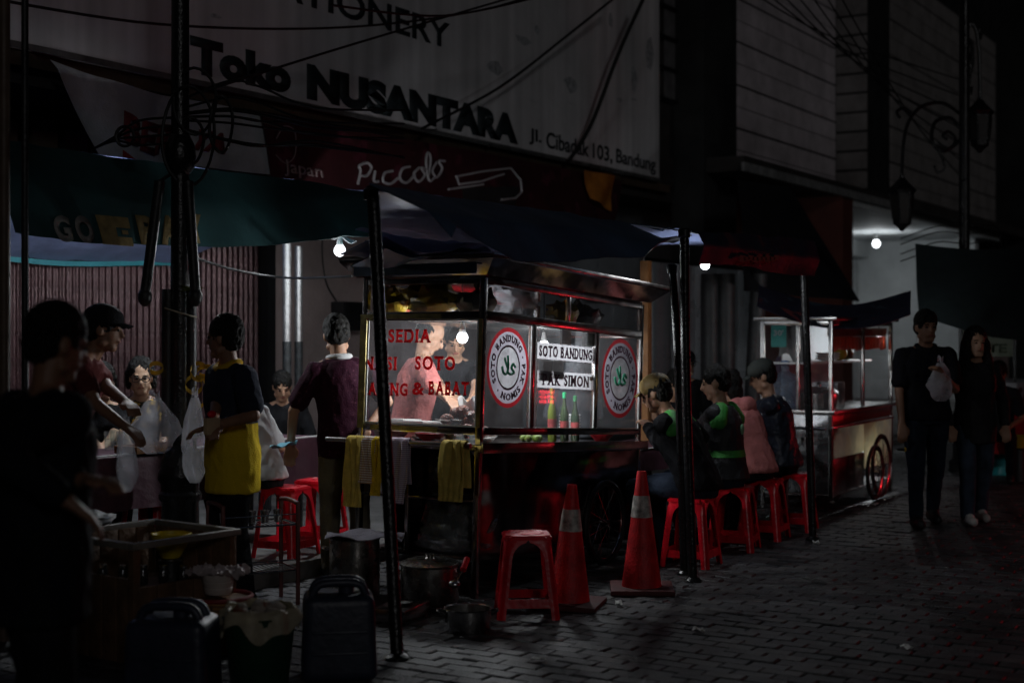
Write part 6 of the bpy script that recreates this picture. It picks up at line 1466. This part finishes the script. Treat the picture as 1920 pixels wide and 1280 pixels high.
# 5 man in navy and yellow polo
def polo(e, Wi, k, hp, up, wr):
    pass
POLO = M('navy_yellow_polo', (.022, .026, .045), .8, var=.25, vs=9, bump=.35, bs=120)
n_ = POLO.node_tree.nodes; l_ = POLO.node_tree.links
sx_ = n_.new('ShaderNodeSeparateXYZ'); l_.new(n_['Texture Coordinate'].outputs['Object'], sx_.inputs[0])
ct = n_.new('ShaderNodeMath'); ct.operation = 'LESS_THAN'; ct.inputs[1].default_value = 1.04; l_.new(sx_.outputs['Z'], ct.inputs[0])
mxp = n_.new('ShaderNodeMix'); mxp.data_type = 'RGBA'; l_.new(ct.outputs[0], mxp.inputs[0]); l_.new(n_['Principled BSDF'].inputs['Base Color'].links[0].from_socket, mxp.inputs[6]); mxp.inputs[7].default_value = (.66, .46, .02, 1); l_.new(mxp.outputs[2], n_['Principled BSDF'].inputs['Base Color'])
YCOL = M('yellow_collar', (.5, .3, .02), .8)
_, wrs, _ = person('man in a navy and yellow polo shirt turning his head beside the lamp post', 436, 8.15, -128, 1.64, lean=2, hands=(Pd(395, 800, 7.85), Pd(400, 795, 7.8)), hints=((-.9, -.5, -.2), (.8, -.6, -.2)), skin=SKIND, shirt=POLO, sleeve=.75, trousers=BLACKC, shoes=SHOEB, hem=.63, head=(-55, 2), collar=YCOL, group='people standing', bulk=1.08, loose=.012, vox=.0095)
e = thing('money_wad', 'small wad of notes and red packet in the polo-shirted man\'s hands', 'notes', Pd(397, 790, 7.72)); MB().box(-.05, .05, -.015, .015, -.07, .02, .003).build('notes', M('pale_note', (.5, .36, .22), .8), e); MB().ell((.0, .0, .04), (.03, .02, .02), 12, 8).build('red_packet', REDP, e)
# 6 seated diner in white shirt, 7 seated diner behind the poles
person('diner in a white shirt bending forward behind the polo-shirted man', 500, 9.3, -60, 1.6, 'sit', lean=26, bulk=.85, z=.1, shirt=M('white_shirt', (.55, .55, .56), .8, var=.1, bump=.1, bs=20), sleeve=.8, trousers=BLACKC, shoes=SHOEB, seat=.45, head=(0, 40), group='diners')
person('dark-haired diner half hidden behind the two-tone poles', 532, 11.5, 175, 1.5, 'sit', lean=14, shirt=BLACKC, sleeve=.8, trousers=BLACKC, z=.1, seat=.36, head=(10, 15), group='people seated at the maroon table')
# 8 man in purple dotted shirt
DOT = M('plum_dotted_shirt', (.028, .005, .014), .8, var=.2, bump=.3, bs=120)
n_ = DOT.node_tree.nodes; l_ = DOT.node_tree.links; vo = n_.new('ShaderNodeTexVoronoi'); vo.inputs['Scale'].default_value = 34; l_.new(n_['Texture Coordinate'].outputs['Object'], vo.inputs['Vector'])
lt = n_.new('ShaderNodeMath'); lt.operation = 'LESS_THAN'; lt.inputs[1].default_value = .2; l_.new(vo.outputs['Distance'], lt.inputs[0]); mxp = n_.new('ShaderNodeMix'); mxp.data_type = 'RGBA'; l_.new(lt.outputs[0], mxp.inputs[0])
l_.new(n_['Principled BSDF'].inputs['Base Color'].links[0].from_socket, mxp.inputs[6]); mxp.inputs[7].default_value = (.075, .025, .04, 1); l_.new(mxp.outputs[2], n_['Principled BSDF'].inputs['Base Color'])
_, wrs, _ = person('man in a plum dotted shirt seen from behind wiping the table', 648, 9.1, -22, 1.66, lean=6, tilt=-3, hands=(Pd(545, 832, 9.15), Pd(690, 800, 8.9)), hints=((-.6, -.6, .2), (.8, -.4, -.5)), shirt=DOT, sleeve=.75, trousers=M('khaki_trousers', (.17, .15, .11), .85, var=.25, bump=.4, bs=60), shoes=SHOEB, hem=.74, head=(-8, 12), group='people standing', vox=.0095, collar=M('white_collar', (.6, .6, .6), .8), loose=.012)
e = thing('blue_cloth', 'light blue wiping cloth under the plum-shirted man\'s hand', 'cloth', Pd(532, 838, 9.1)); MB().sheet(lambda u, v: RT * ((u - .5) * .16) + FW * ((v - .5) * .12) + Vector((0, 0, .03 * u + .012 * math.sin(u * 9 + v * 5))), 14, 10, .005).build('cloth', stripes('blue_check_cloth', (.12, .42, .55), (.35, .6, .7), 16, 'X'), e)
# 9-10 cooks
PAPER = Pd(872, 768, 9.0)
person('cook in a salmon shirt working inside the cart, in profile', 768, 9.75, 78, 1.66, lean=10, hands=(Pd(868, 765, 9.05), Pd(862, 775, 8.95)), hints=((-.6, -.2, -.9), (.6, -.2, -.9)), shirt=M('salmon_shirt', (.42, .13, .12), .85, var=.15, bump=.35, bs=60), sleeve=.8, trousers=BLACKC, shoes=SHOEB, hair='bald', head=(-4, 22), group='cooks at the soup cart', vox=.0095, bulk=1.1)
person('young cook in a black T-shirt looking down behind the end pane', 850, 10.35, 172, 1.63, lean=10, hands=(Pd(880, 775, 9.6), Pd(868, 772, 9.5)), shirt=BLACKC, sleeve=.6, trousers=BLACKC, shoes=SHOEB, head=(0, 24), group='cooks at the soup cart', vox=.0095)
e = thing('wrapping_paper', 'crumpled white wrapping paper in the cook\'s hands', 'paper', PAPER); MB().sheet(lambda u, v: RT * ((u - .4) * .12 + .04 * v) + FW * (.04 * math.sin(u * 7)) + Vector((0, 0, .07 - .19 * v + .02 * math.sin(u * 9))), 12, 12, .003).build('paper', WHITEP, e)
# 12 headscarf
person('diner in a grey headscarf seen through the middle pane', 1080, 12.4, -10, 1.58, 'sit', lean=6, shirt=M('grey_tunic', (.16, .17, .19), .85), sleeve=1.9, trousers=BLACKC, hair='scarf', hairmat=M('grey_headscarf', (.26, .28, .31), .85, bump=.3, bs=60), seat=.5, z=.1, group='diners')
# 13-14 diners across the table
def tee(e, Wi, k, hp, up, wr):
    letters('shirt_print', 'Survi', M('yellow_shirt_print', (.5, .32, .02), .8), e, (up(-.07, .145, 1.16)) * k, Vector((1, 0, 0)), Vector((0, .1, 1)).normalized(), .15, .045, bold=.02, depth=.004)
person('diner in a black T-shirt with yellow print eating at the left of the table', 1243, 12.7, 148, 1.6, 'sit', lean=14, shirt=BLACKC, sleeve=.7, trousers=BLACKC, hands=(Pd(1265, 825, 11.4), Pd(1243, 830, 11.3)), head=(0, 26), seat=.40, group='diners', extra=tee)
person('diner in a black cap and spectacles behind the paired poles', 1282, 13.8, 165, 1.62, 'sit', lean=4, shirt=BLACKC, sleeve=.8, trousers=BLACKC, cap=(BLACKC,), glasses=True, seat=.52, group='diners')
# 15-18 row of diners on stools, backs to the street
def gpatch(side, c, w, h, mat, name):
    def f(e, Wi, k, hp, up, wr): patch(e, lambda u, v: (up(c[0] + (u - .5) * w, c[1] + .02 * math.sin(u * 3), c[2] + (v - .5) * h)) * k, mat, name)
    return f
def driver(e, Wi, k, hp, up, wr):
    for sx in (-1, 1):
        m = MB(); m.cap(up(sx * .085, -.03, 1.335) * k, up(sx * .15, -.035, 1.26) * k, .060, .066); m.build('green_yoke', GREEN, e)
    m = MB(); m.ell(up(.06, -.118, 1.18) * k, (.04, .012, .04), 14, 8); m.build('round_badge', M('badge_white_green', (.25, .5, .3), .6), e)
    m = MB(); m.loft([(up(0, 0, 1.05) * k, Vector((.165, 0, 0)), Vector((0, .13, 0))), (up(0, 0, 1.0) * k, Vector((.172, 0, 0)), Vector((0, .135, 0)))], 20); m.build('waist_band', GREEN, e)
AX = -58
person('motorcycle-taxi rider in a black and green jacket on the nearest stool', 1308, 9.6, AX + 4, 1.66, 'sit', lean=25, twist=8, shirt=BLACKC, sleeve=1.9, trousers=JEAN, shoes=SHOEB, head=(0, 22), seat=.455, group='diners in the stool row', extra=driver, hands=(Pd(1215, 800, 10.0), Pd(1262, 800, 10.2)), bulk=1.1, cap=(M('straw_helmet', (.22, .15, .05), .6),), loose=.015)
person('rider in a black jacket with green shoulders, second in the stool row', 1366, 10.25, AX - 8, 1.63, 'sit', lean=7, twist=-10, shirt=DARKJ, sleeve=1.9, trousers=JEAN, shoes=SHOEB, head=(26, 6), seat=.455, group='diners in the stool row', extra=driver, hands=(Pd(1300, 800, 10.7), Pd(1330, 800, 10.9)))
def hood(e, Wi, k, hp, up, wr): m = MB(); m.cap(up(-.08, -.05, 1.37) * k, up(.08, -.05, 1.37) * k, .055); m.ell(up(0, -.09, 1.34) * k, (.11, .05, .08), 14, 10); remesh(m, 'hood', PINKH, e, .01, 3, .006)
PINKH = M('dusty_pink_hoodie', (.55, .19, .18), .9, var=.2, vs=8, bump=.5, bs=90)
person('woman in a dusty pink hooded top with her hair in a bun', 1418, 10.75, AX + 6, 1.6, 'sit', lean=24, tilt=5, shirt=PINKH, sleeve=1.9, trousers=BLACKC, shoes=SHOEB, hair='bun', head=(10, 16), seat=.455, group='diners in the stool row', extra=hood, hands=(Pd(1345, 800, 11.2), Pd(1380, 800, 11.4)), bulk=1.08, loose=.02)
person('diner in a navy jacket and flat grey cap at the right end of the row', 1464, 11.25, AX - 4, 1.69, 'sit', lean=10, twist=12, shirt=M('navy_shell_jacket', (.025, .03, .045), .35, var=.4, bump=.5, bs=25), sleeve=1.9, trousers=BLACKC, shoes=SHOEB, cap=(M('dark_grey_cap', (.05, .055, .05), .85),), hair='short', head=(8, 12), seat=.455, group='diners in the stool row', hands=(Pd(1400, 800, 11.8), Pd(1430, 800, 12.0)), bulk=1.1, loose=.02)
# 19-20 couple walking towards the camera
person('man in a dark vest walking towards the camera with a carrier bag', 1735, 11.5, 182, 1.72, step=.14, shirt=M('dark_vest', (.009, .009, .012), .8), sleeve=.7, trousers=JEAN, shoes=SHOEB, skin=SKIND, hands=(Pd(1765, 700, 11.2), Pd(1690, 842, 11.3)), hints=((-.6, -.6, -.6), (.7, -.4, -.4)), group='walking couple', head=(8, 6), bulk=1.12, collar=BLACKC)
person('woman with long dark hair in a grey cardigan and jeans walking beside him', 1828, 11.65, 178, 1.58, step=.12, shirt=M('grey_cardigan', (.025, .024, .026), .85, var=.5), sleeve=1.9, trousers=M('washed_jeans', (.05, .068, .10), .85, var=.45, vs=6, bump=.4, bs=200), shoes=SHOEW, hair='long', hem=.66, group='walking couple', head=(0, 4), loose=.01)
e = thing('wrist_watch', 'small yellow object in the walking man\'s hand', 'object', Pd(1690, 842, 11.2)); MB().tube([(.03 * math.cos(a), .03 * math.sin(a), .0) for a in np.linspace(0, 6.2832, 17)], .009, 6, cap=False).build('band', BLACKP, e); MB().ell((0, -.03, 0), (.018, .01, .018), 10, 6).build('dial', M('yellow_dial', (.6, .42, .02), .4), e)
# 21 seated person far right
person('seated person leaning over a bowl near the red stall', 1872, 15.0, -160, 1.6, 'sit', lean=12, shirt=BLACKC, sleeve=.7, trousers=BLACKC, shoes=SHOEB, glasses=True, head=(-20, 12), seat=.42, group='diners', skin=SKIND)
person('vendor in a purple shirt standing behind the second cart', 1492, 14.3, 150, 1.62, shirt=M('muted_purple_shirt', (.12, .08, .13), .85), sleeve=.7, trousers=BLACKC, shoes=SHOEB, head=(0, 15), group='cooks')
